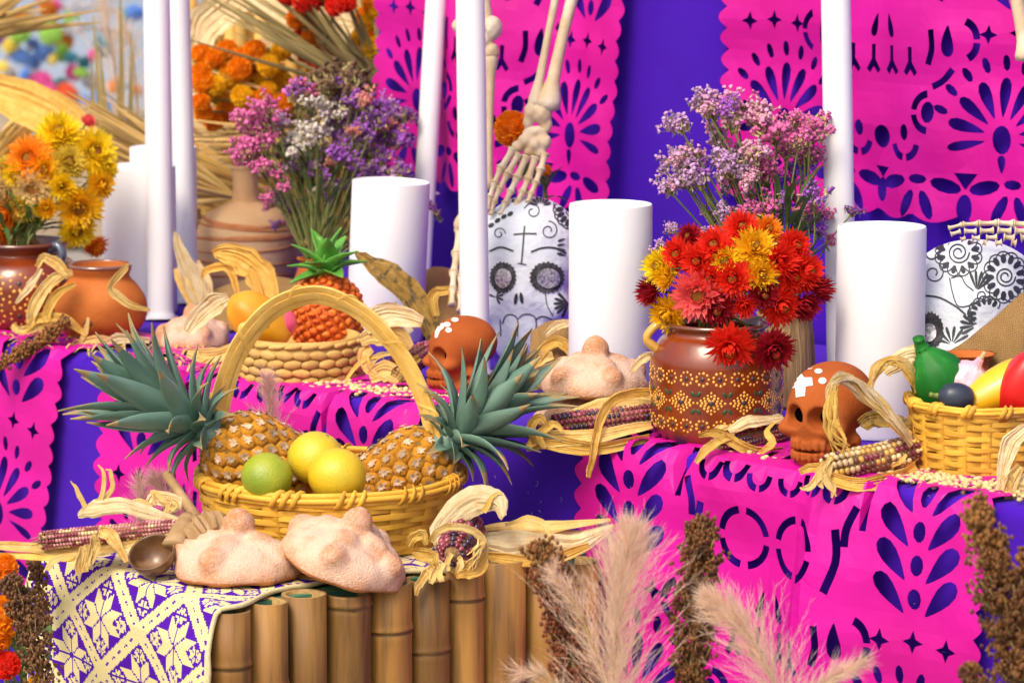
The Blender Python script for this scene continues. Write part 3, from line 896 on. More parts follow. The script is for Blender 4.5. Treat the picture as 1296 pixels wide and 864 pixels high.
# ---- the handled basket on the bamboo table
BD = 4.45
bc = CP + ray(418, 602) * BD; BZ = bc.z - HT - .004; bc.z = HT + .004
BRr = 168 * BD / FPX
bask = thing('handled_basket', 'large round cane basket with a tall arched handle, filled with pineapples', 'basket', bc)
weave(bask, lambda z: BRr * (.86 + .13 * math.sin(min(1, z / BZ) * math.pi / 2)), BZ - .006, 10, 19, m_straw, .0024, .0008)
rim(bask, BRr * .985, BZ, .0075, m_straw, 13, 3)
def hpt(px, py):   # a point of the handle, in the plane through the basket's middle facing the viewer
    return PD(px, py, BD) - bc
hp = smooth([hpt(*q) for q in ((263, 612), (272, 545), (284, 490), (304, 442), (335, 402), (372, 380), (405, 375), (440, 386), (476, 412), (508, 450), (532, 494), (547, 545), (556, 612))], 5)
for i, p in enumerate(hp): p.y += .035 * (1 - 2 * i / (len(hp) - 1))
hd = None
_fr = frames(hp, V((.5, -1, 0)))
for g_ in (-1, 0, 1):
    hm = MB(); hm.ribbon([p + f_[2] * (g_ * .0088) + f_[1] * (.0012 if g_ == 0 else 0) + f_[1] * (.0006 * math.sin(i * .8 + g_)) for i, (p, f_) in enumerate(zip(hp, _fr))], [.0046, .0048, .0044, .0047], V((.5, -1, 0)), -.10, 0, 2, 0, .004)
    me_ = shade_auto(hm.mesh('handle', m_straw2), 35)
    if hd is None: hd = obj('handle', me_, bask)
    else: obj('cane_strip', me_, hd)
for i in range(8, len(hp) - 6, 9):
    fr = frames(hp, V((.5, -1, 0)))[i]; m = MB(); pts = []
    for k in range(17):
        q = 2 * math.pi * k / 16
        pts.append(hp[i] + fr[2] * (.0140 * math.cos(q)) + fr[1] * (.0031 * math.sin(q) - .0025) + fr[0] * (.022 * (k / 16 - .5) * 2))
    m.tube(pts, .0050, 6, flat=.10, hint=pts[0] - hp[i]); obj('wrap', m.mesh('wrap', m_straw2), hd)

# ---- the cane basket at the right end
p = SHF(1243, 592); rr = 95 * mm(p); h = hgt(p, 507)
bR = thing('cane_basket', 'round cane basket of vegetables at the right end of the shelf', 'basket', p)
weave(bR, lambda z: rr * (.92 + .08 * z / h), h - .004, 12, 19, m_straw, .0020, .0007)
rim(bR, rr * 1.0, h, .005, m_straw, 13, 2)
bRp, bRh, bRr = p, h, rr
# ---- chunky plaited basket behind the handle
p = SHF(381, 476); rr = 81 * mm(p); h = hgt(p, 423)
bP = thing('plaited_basket', 'low plaited palm basket holding the toy like orange pineapple', 'basket', p)
m = MB(); m.lathe([(.001, 0), (rr * .93, 0), (rr * .97, h * .5), (rr * .93, h), (rr * .87, h), (rr * .87, .004), (.001, .004)], 48); obj('lining', m.mesh('lining', m_palm), bP)
sm = MB(); sm.ell((0, 0, 0), (.0105, .0042, .0062), 10, 6); sme = sm.mesh('weave_strand', m_palm)
ss = MB(); ss.ell((0, 0, 0), (.0105, .0036, .0036), 10, 6); sse = ss.mesh('weave_strand', m_palm)
rws = 5
for j in range(rws):
    z = h * (j + .5) / rws; n = 23; k = rr * (.94 + .05 * math.sin(math.pi * z / h))
    for i in range(n):
        a = 2 * math.pi * (i + .5 * (j % 2)) / n
        obj('weave_strand', sme if j < rws - 1 else sse, bP, (math.cos(a) * k, math.sin(a) * k, z), (rnd(-.08, .08), R(14) * (1 if j % 2 else -1) * .4, a + math.pi / 2), (k * 2 * math.pi / n / .0185, 1, h / rws / .0118))
bPp, bPh = p, h

# ================================================================== pineapples
m_eye = mat('pineapple skin', (.74, .36, .020), (.58, .20, .012), .45, scale=60, bump=.001, bscale=250, rnd=.22, c3=(.40, .34, .03), c3lo=.62, c3hi=.75, c3scale=30)
m_bract = mat('dry bract', (.60, .46, .33), (.32, .19, .10), .8, scale=120, rnd=.45)
m_pcore = mat('pineapple groove', (.24, .11, .015), (.18, .12, .02), .8, scale=40)
m_pleaf = mat('pineapple leaf', (.17, .28, .22), (.09, .18, .13), .45, scale=22, stretch=(1, 1, .4), bump=.0006, bscale=220, rnd=.22, spec=.45, c3=(.25, .16, .05), c3lo=.66, c3hi=.74, c3scale=30)
m_ptip = mat('dry leaf tip', (.36, .25, .10), (.26, .20, .10), .7, scale=60, rnd=.3)
def fruitlet(seed):
    m = MB(); rg = random.Random(seed); vs = []; n = 12
    for r, z in ((1.04, -.2), (.95, .14), (.74, .32), (.40, .38)):
        for i in range(n):
            a = 2 * math.pi * i / n; k = r * (1 - .06 * math.cos(a * 6)); vs.append(V((k * math.cos(a), k * math.sin(a), z + .03 * rg.random())))
    vs.append(V((0, 0, .40)))
    fs = [(j * n + i, j * n + (i + 1) % n, (j + 1) * n + (i + 1) % n, (j + 1) * n + i) for j in range(3) for i in range(n)] + [(3 * n + i, 3 * n + (i + 1) % n, 4 * n) for i in range(n)]
    m.add(vs, fs, 0)
    for k in range(7):
        a = R(90 + (k - 3) * 50 + rg.uniform(-10, 10)); ln = (.95 if k == 3 else .62) * rg.uniform(.8, 1.15); dr = V((math.cos(a), math.sin(a), 0)); sd_ = V((-math.sin(a), math.cos(a), 0)) * .17
        b = dr * .05 + ZZ * .44; tip = dr * ln + ZZ * (.46 + rg.uniform(0, .32)); md = b.lerp(tip, .5) + ZZ * .10
        m.add([b - sd_ * .4, b + sd_ * .4, md + sd_, md - sd_, tip], [(0, 1, 2, 3), (3, 2, 4)], 1)
    return m.mesh('fruitlet', [m_eye, m_bract])
FR = [fruitlet(i) for i in range(3)]
def leaf_mesh(bend, wd, seed):
    pts = []; L_ = .15
    for i in range(9):
        f = i / 8; a = bend * f * f; pts.append(V((0, -L_ * f * math.sin(a) * .9, L_ * f * math.cos(a * .8))))
    m = MB(); m.ribbon(pts, [wd * .85, wd, wd * 1.03, wd * 1.0, wd * .92, wd * .78, wd * .56, wd * .28, .0004], V((0, 1, 0)), .55, 0, 4, .03, .0016)
    m.m = [1 if max(m.v[k][2] for k in f) > .88 * max(v[2] for v in m.v) else 0 for f in m.f]
    return m.mesh('crown_leaf', [m_pleaf, m_ptip])
LF = [leaf_mesh(b, w, i) for i, (b, w) in enumerate(((.05, .0158), (.14, .0155), (.26, .0138), (-.12, .0150)))]
def pineapple(label, cpx, cd, axis, L_, rad, lmax, seed, twist=0):
    """cpx: photo point of the crown's base, cd: its distance"""
    rg = random.Random(seed); ax = V(axis).normalized(); base = PD(*cpx, cd)
    q = ax.to_track_quat('Z', 'Y'); c = base - ax * (L_ / 2)
    t = thing('pineapple', label, 'pineapple', c, q, 'ripe pineapples in the handled basket')
    prof = lambda u: rad * (1 - abs(u) ** 3.2) ** .5 * (1 - .07 * u)
    m = MB(); m.lathe([(max(.001, prof(u / 12) - .002), u / 12 * L_ / 2) for u in range(-12, 13)], 28); obj('flesh_core', m.mesh('flesh_core', m_pcore), t)
    N_ = 160; area = 2 * math.pi * rad * .9 * L_; rf = math.sqrt(area / N_ / math.pi) * 1.02
    for i in range(N_):
        u = -.97 + 1.94 * (i + .5) / N_; a = i * 2.39996 + twist; r = prof(u); z = u * L_ / 2
        e = .01; sl = math.atan2(prof(min(u + e, .999)) - prof(u - e), 2 * e * L_ / 2)
        n = V((math.cos(a) * math.cos(sl), math.sin(a) * math.cos(sl), -math.sin(sl)))
        up = ZZ - n * n.z; up.normalize(); x = up.cross(n)
        rot = Matrix((x, up, n)).transposed().to_quaternion()
        k = rf * (.72 + .28 * r / rad)
        obj('fruitlet', FR[i % 3], t, V((math.cos(a) * r, math.sin(a) * r, z)) - n * rg.uniform(0, .002), rot @ Quaternion((0, 0, 1), rg.uniform(-.5, .5)), (k * rg.uniform(.92, 1.08), k, k * rg.uniform(.75, 1.15)))
    N2 = 52; zc = L_ / 2 - .004
    m = MB(); m.lathe([(.022, zc - .01), (.024, zc), (.018, zc + .02), (.004, zc + .035)], 12); obj('crown_stem', m.mesh('crown_stem', m_pleaf), t)
    for i in range(N2):
        f = i / (N2 - 1); th = R(4 + 72 * f ** 1.1) + rg.uniform(-.10, .10); a = i * 2.39996 + rg.uniform(-.15, .15)
        ln = lmax * (.62 + .55 * math.sin(math.pi * min(1, f * 1.25 + .12))) * rg.uniform(.85, 1.1) * (1 - .45 * max(0, f - .75) / .25)
        d = V((math.cos(a) * math.sin(th), math.sin(a) * math.sin(th), math.cos(th)))
        yv = ZZ * math.sin(th) - V((math.cos(a), math.sin(a), 0)) * math.cos(th); yv.normalize(); xv = yv.cross(d)
        rot = Matrix((xv, yv, d)).transposed().to_quaternion()
        o = obj('crown_leaf', LF[rg.choice((0, 0, 1, 1, 3)) if f < .6 else rg.choice((1, 2, 2))], t, V((0, 0, zc + .030 * (1 - f))) + d * .012, rot, (ln / .15 * .4 + .62, ln / .15 * .4 + .62, ln / .15))
    return t
pineapple('pineapple whose leafy crown points left out of the handled basket', (264, 548), BD - .05, (-.82, -.10, .54), .150, .056, .138, 3)
pineapple('pineapple whose leafy crown points right out of the handled basket', (567, 562), BD - .02, (.72, -.12, .62), .150, .056, .122, 5, .7)

# ================================================================== fruit and vegetables
m_cit = mat('yellow orange peel', (.70, .44, .015), (.70, .50, .02), .38, scale=14, bump=.0007, bscale=420, spec=.5, c3=(.42, .42, .03), c3lo=.54, c3hi=.78, c3scale=14)
m_lime = mat('green orange peel', (.30, .36, .02), (.46, .44, .03), .38, scale=16, bump=.0007, bscale=420, spec=.5, c3=(.16, .27, .02), c3lo=.5, c3hi=.7, c3scale=12)
m_stemd = mat('fruit scar', (.28, .2, .06), rough=.8)
def citrus(label, px, py, d, rpx, m, tw, sq=.95):
    c = PD(px, py, d); r = rpx * mm(c)
    t = thing('orange', label, 'orange', c, (R(tw), R(tw * .7), R(tw * 2)), 'citrus in the handled basket')
    b = MB(); b.lathe([(max(.0004, r * math.sin(a) * (1 - .02 * math.cos(3 * a))), -r * sq * math.cos(a) * (1 - .03 * math.exp(-((a - math.pi) / .15) ** 2) - .02 * math.exp(-(a / .15) ** 2))) for a in [math.pi * i / 22 for i in range(23)]], 32, wob=lambda a, z: .008 * math.sin(3 * a + 1))
    obj('peel', b.mesh('peel', m), t)
    s_ = MB(); s_.ell((0, 0, r * sq * .965), (.003, .003, .0016), 8, 4); obj('scar', s_.mesh('scar', m_stemd), t)
citrus('yellow orange highest in the handled basket', 400, 580, BD - .085, 36, m_cit, 22)
citrus('yellow orange at the front rim of the handled basket', 427, 602, BD - .125, 37, m_cit, -28)
citrus('green orange at the front rim of the handled basket', 338, 604, BD - .125, 33, m_lime, 30)
# decorative orange pineapple with a green crown
m_opin = mat('orange textured paper', (.70, .16, .012), (.62, .10, .01), .6, scale=50, bump=.001, bscale=200, rnd=.15, c3=(.75, .30, .03), c3lo=.55, c3hi=.7, c3scale=30)
m_ogrn = mat('bright green leaf', (.13, .38, .05), (.07, .26, .03), .5, scale=40, bump=.0005, bscale=200, rnd=.15, c3=(.30, .50, .12), c3lo=.6, c3hi=.7, c3scale=40)
p = SHF(414, 463); k = mm(p)
dp = thing('ornamental_pineapple', 'bright orange ornamental pineapple with short green crown in the plaited basket', 'ornament', p)
z0, z1 = hgt(p, 455), hgt(p, 346); zc = (z0 + z1) / 2; hz = (z1 - z0) / 2; rx = 47 * k
m = MB(); m.ell((0, 0, zc), (rx * .96, rx * .96, hz * .98), 28, 18); obj('body', m.mesh('body', m_opin), dp)
bm_ = MB(); bm_.ell((0, 0, 0), (.0075, .0062, .0042), 10, 6); bme = bm_.mesh('bump', m_opin)
for i in range(280):
    u = 1 - 2 * (i + .5) / 280; a = i * 2.39996; sr = math.sqrt(1 - u * u); n = V((sr * math.cos(a) / rx, sr * math.sin(a) / rx, u / hz)).normalized()
    obj('bump', bme, dp, V((rx * sr * math.cos(a), rx * sr * math.sin(a), zc + hz * u)), n.to_track_quat('Z', 'Y'), (rnd(.5, .95), rnd(.5, 1.0), rnd(.5, 1.3)))
zt = z1 - .004
for i in range(13):
    a = i * 2.39996; f = i / 12; th = R(12 + 85 * f); L_ = (64 - 26 * f) * k; d = V((math.cos(a) * math.sin(th), math.sin(a) * math.sin(th), math.cos(th)))
    m = MB(); pts = smooth([V((0, 0, zt)), V((0, 0, zt)) + d * L_ * .45 + V((0, 0, .004)), V((0, 0, zt)) + d * L_ + V((math.cos(a), math.sin(a), 0)) * (.006 + .01 * f)], 4)
    m.ribbon(pts, [.013, .0175, .0155, .010, .0003], ZZ * math.sin(th) - V((math.cos(a), math.sin(a), 0)) * math.cos(th), .5, 0, 4, 0, .0015); obj('crown_leaf', m.mesh('crown_leaf', m_ogrn), dp)
m_mango = mat('ripe papaya skin', (.78, .36, .010), (.74, .22, .006), .45, scale=14, spec=.5, bump=.0004, bscale=80)
def gourd(name, label, cat, c, axis, prof, m, ribs=0, ramp=.03, stem=None, group=None, bend=0):
    q = V(axis).normalized().to_track_quat('Z', 'Y'); t = thing(name, label, cat, c, q, group)
    pr = smooth_prof(prof, 5); b = MB(); b.lathe(pr, 40, wob=(lambda a, z: ramp * math.cos(a * ribs)) if ribs else (lambda a, z: .012 * math.sin(2 * a + z * 30)))
    if bend: b.v = [(x + bend * z * z, y, z) for x, y, z in b.v]
    obj('skin', b.mesh('skin', m), t)
    if stem:
        sb = MB(); zz = pr[-1][1]; sb.tube(smooth([V((bend * zz * zz, 0, zz - .003)), V((bend * zz * zz + .001, 0, zz + stem[0] * .5)), V((bend * zz * zz + .003, .001, zz + stem[0]))], 3), [stem[1] * 1.3, stem[1], stem[1] * .9, stem[1]], 8)
        obj('stem', sb.mesh('stem', stem[2]), t)
    return t
m_stem = mat('green stem', (.16, .26, .05), (.2, .2, .06), .6, scale=60)
k = mm(bPp)
gourd('papaya', 'smooth yellow orange papaya at the left of the plaited basket', 'fruit', PD(326, 404, depth(bPp) - .03), (-.72, -.1, .62), [(.001, -.052), (.018, -.046), (.031, -.016), (.032, .012), (.024, .034), (.009, .046), (.001, .048)], m_mango, 5, .05)
gourd('plum', 'glossy pink plum between the papaya and orange pineapple', 'fruit', PD(358, 410, depth(bPp) - .02), (.1, 0, 1), [(.001, -.020), (.012, -.017), (.020, 0), (.013, .017), (.002, .020)], mat('pink fruit skin', (.78, .05, .20), (.8, .12, .16), .25, scale=16, coat=.3))
# right basket
d0 = depth(bRp)
m_zuc = mat('green squash skin', (.008, .13, .015), (.015, .18, .02), .5, scale=18, stretch=(3, 3, .4), spec=.25, c3=(.03, .24, .04), c3lo=.6, c3hi=.8, c3scale=40)
gourd('green_squash', 'ribbed green squash standing in the right hand basket', 'squash', PD(1188, 479, d0 - .02), (-.48, -.12, .86), [(.001, -.042), (.018, -.039), (.031, -.024), (.034, -.002), (.030, .016), (.019, .031), (.0105, .039), (.0085, .045)], m_zuc, 10, .022, (.012, .0075, m_zuc))
gourd('dark_plum', 'dark blue plum with green stalk on the basket rim', 'fruit', PD(1209, 503, d0 - .068), (-.95, -.1, .12), [(.001, -.022), (.012, -.019), (.018, -.004), (.015, .012), (.006, .020), (.002, .022)], mat('blue black skin', (.022, .03, .055), (.04, .05, .07), .35, scale=30), 0, 0, (.009, .003, m_stem))
gourd('garlic_bulb', 'pale pink garlic bulb behind the dark plum', 'garlic', PD(1226, 478, d0 - .03), (.35, -.3, .7), [(.001, -.022), (.014, -.021), (.026, -.010), (.026, .002), (.016, .014), (.007, .020), (.004, .030)], mat('pink garlic skin', (.72, .36, .46), (.80, .55, .60), .4, scale=20, stretch=(4, 4, .4), bump=.0008, bscale=60), 8, .045, (.008, .003, mat('dry stalk', (.5, .38, .2), rough=.8)))
gourd('yellow_pepper', 'long yellow pepper lying in the right hand basket', 'pepper', PD(1262, 495, d0 - .045), (.86, .05, .42), [(.001, -.066), (.008, -.060), (.019, -.036), (.026, -.005), (.028, .027), (.020, .046), (.004, .052)], mat('yellow pepper skin', (.80, .46, .012), (.78, .36, .01), .22, scale=14, coat=.4), 4, .03, None, None, -2)
gourd('red_pepper', 'bright red pepper at the right of the basket', 'pepper', PD(1294, 500, d0 - .055), (.22, -.25, .95), [(.001, -.058), (.014, -.05), (.026, -.022), (.033, .004), (.027, .032), (.014, .052), (.002, .062)], mat('red pepper skin', (.66, .012, .01), (.5, .008, .01), .35, scale=14, coat=.1), 4, .05)
# ================================================================== marks laid on a curved surface
def world_bvh(o):
    me = o.data; bpy.context.view_layer.update(); M = o.matrix_world
    return BVHTree.FromPolygons([M @ v.co for v in me.vertices], [tuple(p.vertices) for p in me.polygons])
def marks(bvh, polys, name, m, parent, grid=5, off=.0005, thick=.0004, kind='stuff'):
    """painted shapes that follow a surface: outlines given as seen in the photo, dropped onto the surface"""
    mb = MB()
    for po in polys:
        try: pv, pf = cut_sheet(po, [], grid)
        except Exception: continue
        P = []; Nn = []; ok = []
        for q in pv:
            r = ray(q.x, q.y).normalized(); h = bvh.ray_cast(CP, r)
            if h[0] is None: P.append(V((0, 0, 0))); Nn.append(ZZ); ok.append(False)
            else:
                n = h[1] if h[1].dot(r) < 0 else -h[1]
                P.append(h[0] + n * off); Nn.append(n); ok.append(n.dot(r) < -.03)
        fs = [f for f in pf if all(ok[i] for i in f)]
        if fs: vs, F = thicken(P, fs, Nn, thick); mb.add(vs, F)
    if not mb.v: return None
    bpy.context.view_layer.update(); M = parent.matrix_world.inverted()
    mb.v = [tuple(M @ V(p)) for p in mb.v]
    return obj(name, mb.mesh(name, m, False), parent, kind=kind)
# ================================================================== clay skulls
m_clay = mat('red clay', (.38, .090, .018), (.31, .068, .014), .8, scale=16, bump=.0007, bscale=260, spec=.15, c3=(.43, .125, .032), c3lo=.55, c3hi=.75, c3scale=14)
m_whitep = mat('white paint', (.80, .80, .78), (.72, .72, .70), .6, scale=60)
def clay_fn(P):
    x = np.abs(P[0]); Q = [x, P[1], P[2]]
    d = d_ell(Q, (0, .012, .084), (.051, .060, .047))
    d = smin(d, d_ell(Q, (0, -.024, .060), (.040, .030, .036)), .020)
    d = smin(d, d_ell(Q, (0, -.026, .020), (.029, .027, .024)), .014)
    d = smin(d, d_ell(Q, (.034, -.036, .050), (.013, .016, .010)), .010)
    d = smin(d, d_cap(Q, (.030, -.012, .010), (.036, .006, .034), .010), .012)
    d = smax(d, -(P[2] - .0), .004)
    for i in range(5):
        a = i * .30; tx, ty = .0285 * math.sin(a), -.026 - .029 * math.cos(a)
        d = smin(d, d_cap(Q, (tx, ty, .029), (tx, ty, .036), .0040), .0012)
        d = smin(d, d_cap(Q, (tx, ty, .0155), (tx, ty, .0215), .0038), .0012)
    g = d_ell(Q, (0, -.058, .0252), (.026, .020, .0014)); d = smax(d, -g, .001)
    d = smax(d, -d_ell(Q, (.0190, -.058, .0670), (.0158, .034, .0155)), .004)
    d = smax(d, -d_cap(Q, (.0045, -.058, .0455), (.0025, -.058, .0535), .0040), .0015)
    d = smax(d, -d_ell(Q, (.045, -.002, .026), (.012, .0045, .006)), .002)
    return d
cm = sdf_mb(clay_fn, (-.062, -.075, -.004), (.062, .080, .140), .0024)
clay_me = cm.mesh('clay_skull', m_clay)
m_hole = mat('socket shade', (.004, .003, .002), rough=1, spec=0)  # near black filler, painted shade for the depth of the eye sockets
def clay_skull(label, px, py, top, yaw):
    p = SHF(px, py); s = hgt(p, top) / .131
    t = thing('clay_skull', label, 'skull', p, (0, 0, R(yaw)), 'small terracotta skulls', clay_me, s)
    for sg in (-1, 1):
        e = MB(); e.ell((sg * .0190, -.024, .0670), (.0175, .009, .0175), 14, 8); obj('eye_shade', e.mesh('eye_shade', m_hole), t)
    return t
ck = clay_skull('terracotta skull with a white cross on its brow by the spotted corn', 1046, 588, 459, -37)
bv = world_bvh(ck)
cross = [[(1006, 470), (1016, 469), (1018, 478), (1028, 478), (1029, 488), (1020, 489), (1019, 501), (1008, 503), (1007, 491), (1000, 492), (999, 483), (1006, 481)]]
dots = [circ(1024, 465, 5, 2.6), circ(1036, 470, 5, 3), circ(1041, 482, 5, 4), circ(1002, 476, 3, 2.4), circ(1012, 464, 4, 2.2)]
marks(bv, cross, 'painted_cross', m_whitep, ck, 3, kind=None); marks(bv, dots, 'painted_dots', m_whitep, ck, 3)
ck2 = clay_skull('terracotta skull turned left behind the basket handle', 580, 494, 400, -62)
bv = world_bvh(ck2)
marks(bv, [[(551, 420), (555, 411), (561, 409), (562, 415), (557, 419), (554, 427), (551, 428)]], 'painted_dabs', m_whitep, ck2, 3)
marks(bv, [circ(566, 411, 4.5, 3), circ(576, 405, 4.5, 2.6), circ(568, 418, 4, 3)], 'painted_dots', m_whitep, ck2, 3)

# ================================================================== white painted skulls
m_mache = mat('white papier mache', (.67, .71, .76), (.57, .62, .69), .7, scale=22, bump=.003, bscale=70, spec=.25)
m_ink = mat('black paint', (.022, .026, .036), (.04, .045, .06), .6, scale=60)
m_fuzz = mat('dark felt', (.03, .03, .034), (.09, .09, .095), .95, scale=120, bump=.002, bscale=400)
m_sequin = bpy.data.materials.new('silver sequins'); m_sequin.use_nodes = True
_n = m_sequin.node_tree; _b = _n.nodes['Principled BSDF']
_v = _n.nodes.new('ShaderNodeTexVoronoi'); _v.inputs['Scale'].default_value = 420
_tc = _n.nodes.new('ShaderNodeTexCoord'); _n.links.new(_tc.outputs['Object'], _v.inputs['Vector'])
_r = _n.nodes.new('ShaderNodeMapRange'); _r.inputs[3].default_value = .12; _r.inputs[4].default_value = .95
_n.links.new(_v.outputs['Color'], _r.inputs[0]); _n.links.new(_r.outputs[0], _b.inputs['Base Color'])
_b.inputs['Metallic'].default_value = .45; _b.inputs['Roughness'].default_value = .3
_bp = _n.nodes.new('ShaderNodeBump'); _bp.inputs['Distance'].default_value = .002; _n.links.new(_v.outputs['Color'], _bp.inputs['Height']); _n.links.new(_bp.outputs[0], _b.inputs['Normal'])
def white_fn(P):
    Q = [np.abs(P[0]), P[1], P[2]]
    d = d_ell(Q, (0, .012, .138), (.072, .080, .070))
    d = smin(d, d_ell(Q, (0, -.030, .090), (.054, .045, .060)), .03)
    d = smin(d, d_ell(Q, (0, -.030, .032), (.042, .040, .040)), .025)
    d = smin(d, d_ell(Q, (.042, -.045, .072), (.016, .018, .014)), .02)
    d = smax(d, -d_ell(Q, (.031, -.092, .100), (.019, .024, .018)), .010)
    d = smax(d, -(P[2] - .0), .004)
    d = d + .0008 * np.sin(P[0] * 70 + 1) * np.sin(P[2] * 60) + .0006 * np.sin(P[2] * 120 + P[0] * 40)
    return d
wm = sdf_mb(white_fn, (-.08, -.095, -.004), (.08, .104, .216), .0042)
white_me = wm.mesh('painted_skull', m_mache)
def petal_flower(cx, cy, r, n, sx=1.0, a0=0, a1=360, rot=0, inner=.5):
    big, ink = [], []
    for i in range(n):
        a = R(a0 + (a1 - a0) * (i + .5) / n + rot); x, y = math.cos(a), math.sin(a)
        c = (cx + x * r * .78 * sx, cy + y * r * .78); ang = math.atan2(y, x * sx)
        ink.append(circ(*c, r * .20, r * .115, 10, ang))
        big.append(arc(c[0], c[1], r * .30, 1.3, math.degrees(ang) - 110, math.degrees(ang) + 110, 10))
    return ink + big
def swirl(cx, cy, r, turns=1.4, a0=0, sg=1, w=1.6):
    pts = [(cx + r * (1 - .75 * i / 20) * math.cos(R(a0) + sg * turns * 2 * math.pi * i / 20), cy + r * (1 - .75 * i / 20) * math.sin(R(a0) + sg * turns * 2 * math.pi * i / 20)) for i in range(21)]
    return stroke(pts, w)
def fan(cx, cy, r0, r1, a0, a1, n, w, sx=1):
    return [tear(cx + r0 * math.cos(R(a)) * sx, cy + r0 * math.sin(R(a)), a, (r1 - r0), w, 10) for a in [a0 + (a1 - a0) * i / (n - 1) for i in range(n)]]
def fuzzy(cx, cy, rx, ry, n=46):
    o = []
    for i in range(n):
        a = 2 * math.pi * i / n; k = 1 + (.07 if i % 2 else -.04) + rnd(-.03, .03); o.append((cx + rx * k * math.cos(a), cy + ry * k * math.sin(a)))
    return o
def white_skull(label, p, s, rot):
    return thing('painted_skull', label, 'skull', p, rot, 'white papier mache skulls', white_me, s)
pW = SHF(668, 452); w1 = white_skull('white papier mache skull with sequin eyes under the skeleton hand', pW, hgt(pW, 252) / .206, (0, 0, R(-7)))
bv = world_bvh(w1)
for (cx, cy, rx, ry, sx_, sy_) in ((637, 351, 16, 19, 10, 12), (692, 351, 21, 19, 14, 12.5)):
    f = marks(bv, [fuzzy(cx, cy, rx, ry)], 'eye_ring', m_fuzz, w1, 4, .0006, .0012, None)
    marks(bv, [circ(cx + 1, cy + 1, sx_, sy_, 20)], 'sequin_eye', m_sequin, w1, 3, .0022, .0015, None)
ink = [stroke([(664, 286), (662, 310), (660, 333)], 2), stroke([(650, 297), (664, 296), (679, 296)], 2), stroke([(655, 333), (666, 335)], 1.6),
       stroke([(672, 319), (686, 314), (702, 314), (716, 321)], 2.4), stroke([(620, 318), (634, 313), (650, 318)], 2.4),
       circ(653, 378, 2.4, 7.5, 10, R(8)), circ(660, 377, 2.4, 7.5, 10, R(-8)), stroke([(636, 410), (640, 400), (648, 398), (655, 404), (655, 425)], 1.4),
       stroke([(655, 404), (662, 398), (672, 398), (678, 404), (678, 425)], 1.4), stroke([(678, 404), (686, 400), (696, 403), (702, 410)], 1.4), stroke([(633, 404), (634, 425)], 1.2),
       stroke([(690, 368), (692, 385), (700, 400)], 1.2)]
ink += petal_flower(728, 264, 26, 11, 1, 90, 300) + [arc(728, 264, 13, 1.3, 90, 300, 14), arc(728, 264, 9, 1.3, 90, 300, 14), arc(728, 264, 5, 1.3, 90, 300, 14)]
ink += [swirl(674, 268, 11, 1.2, 200, 1, 1.2), swirl(694, 292, 12, 1.3, 270, 1, 1.2), swirl(632, 296, 8, 1.2, 0, -1, 1.1)]
ink += fan(684, 262, 4, 14, 200, 340, 7, 2.6) + petal_flower(640, 262, 14, 7, 1.3, 150, 330)
ink += [circ(646 - i * 8, 271 + i * 3.0 + i * i * .6, 4.2, 2.6, 9, R(-35)) for i in range(4)] + [circ(655 - 1 * i, 262 - i * .4, .1, .1, 4) for i in range(0)]
ink += [tear(716, 318 + i * 6, 198, 12, 2.4) for i in range(2)] + [tear(715, 302 + i * 7, 160 + i * 10, 10, 2.2) for i in range(4)] + [tear(719, 384, a, 19, 2.6) for a in (115, 140, 160, 180, 200, 225)] + [tear(628, 376, a, 10, 1.8) for a in (-60, -20, 20, 60, 200)]
marks(bv, ink, 'painted_lines', m_ink, w1, 6, .0005, .0004)
pX = SHF(1240, 540); w2 = white_skull('white papier mache skull with black flowers, half covered by burlap', pX, 1.08, (R(-6), R(-16), R(-48)))
w2.scale = (1.26, 1.26, hgt(pX, 297) / .212)
bv = world_bvh(w2)
marks(bv, [fuzzy(1179, 418, 15, 22)], 'eye_ring', m_fuzz, w2, 4, .0006, .0012, None); marks(bv, [circ(1177, 421, 9, 12, 20)], 'sequin_eye', m_sequin, w2, 3, .0022, .0015, None)
ink = petal_flower(1213, 321, 27, 12, 1.05) + [circ(1213, 321, 13, 10), ] + petal_flower(1274, 351, 31, 13, .95) + [swirl(1274, 350, 13, 1.8, 0, 1, 2.2)]
ink = petal_flower(1213, 321, 27, 12, 1.05) + [swirl(1213, 320, 14, 2.0, 0, 1, 1.6)] + petal_flower(1272, 351, 30, 13, .85) + [swirl(1272, 350, 13, 2.0, 0, 1, 1.6)]
ink += [swirl(1182, 346, 13, 1.3, 300, 1, 1.4), swirl(1178, 320, 14, 1.0, 250, 1, 1.8), swirl(1243, 374, 9, 1.2, 0, 1, 1.3), stroke([(1170, 374), (1190, 377), (1210, 388), (1222, 398)], 2.2),
        stroke([(1202, 352), (1206, 372), (1214, 388), (1236, 384)], 1.4), stroke([(1204, 352), (1216, 350), (1222, 360), (1232, 368)], 1.4)]
ink += fan(1236, 368, 2, 26, -110, -40, 5, 2.6) + fan(1236, 412, 4, 22, 150, 240, 5, 3.0) + fan(1196, 309, 2, 14, 120, 210, 4, 2.2) + petal_flower(1248, 398, 22, 7, 1, 150, 320) + fan(1205, 436, 3, 24, 200, 330, 6, 2.8)
marks(bv, ink, 'painted_lines', m_ink, w2, 6, .0005, .0004)

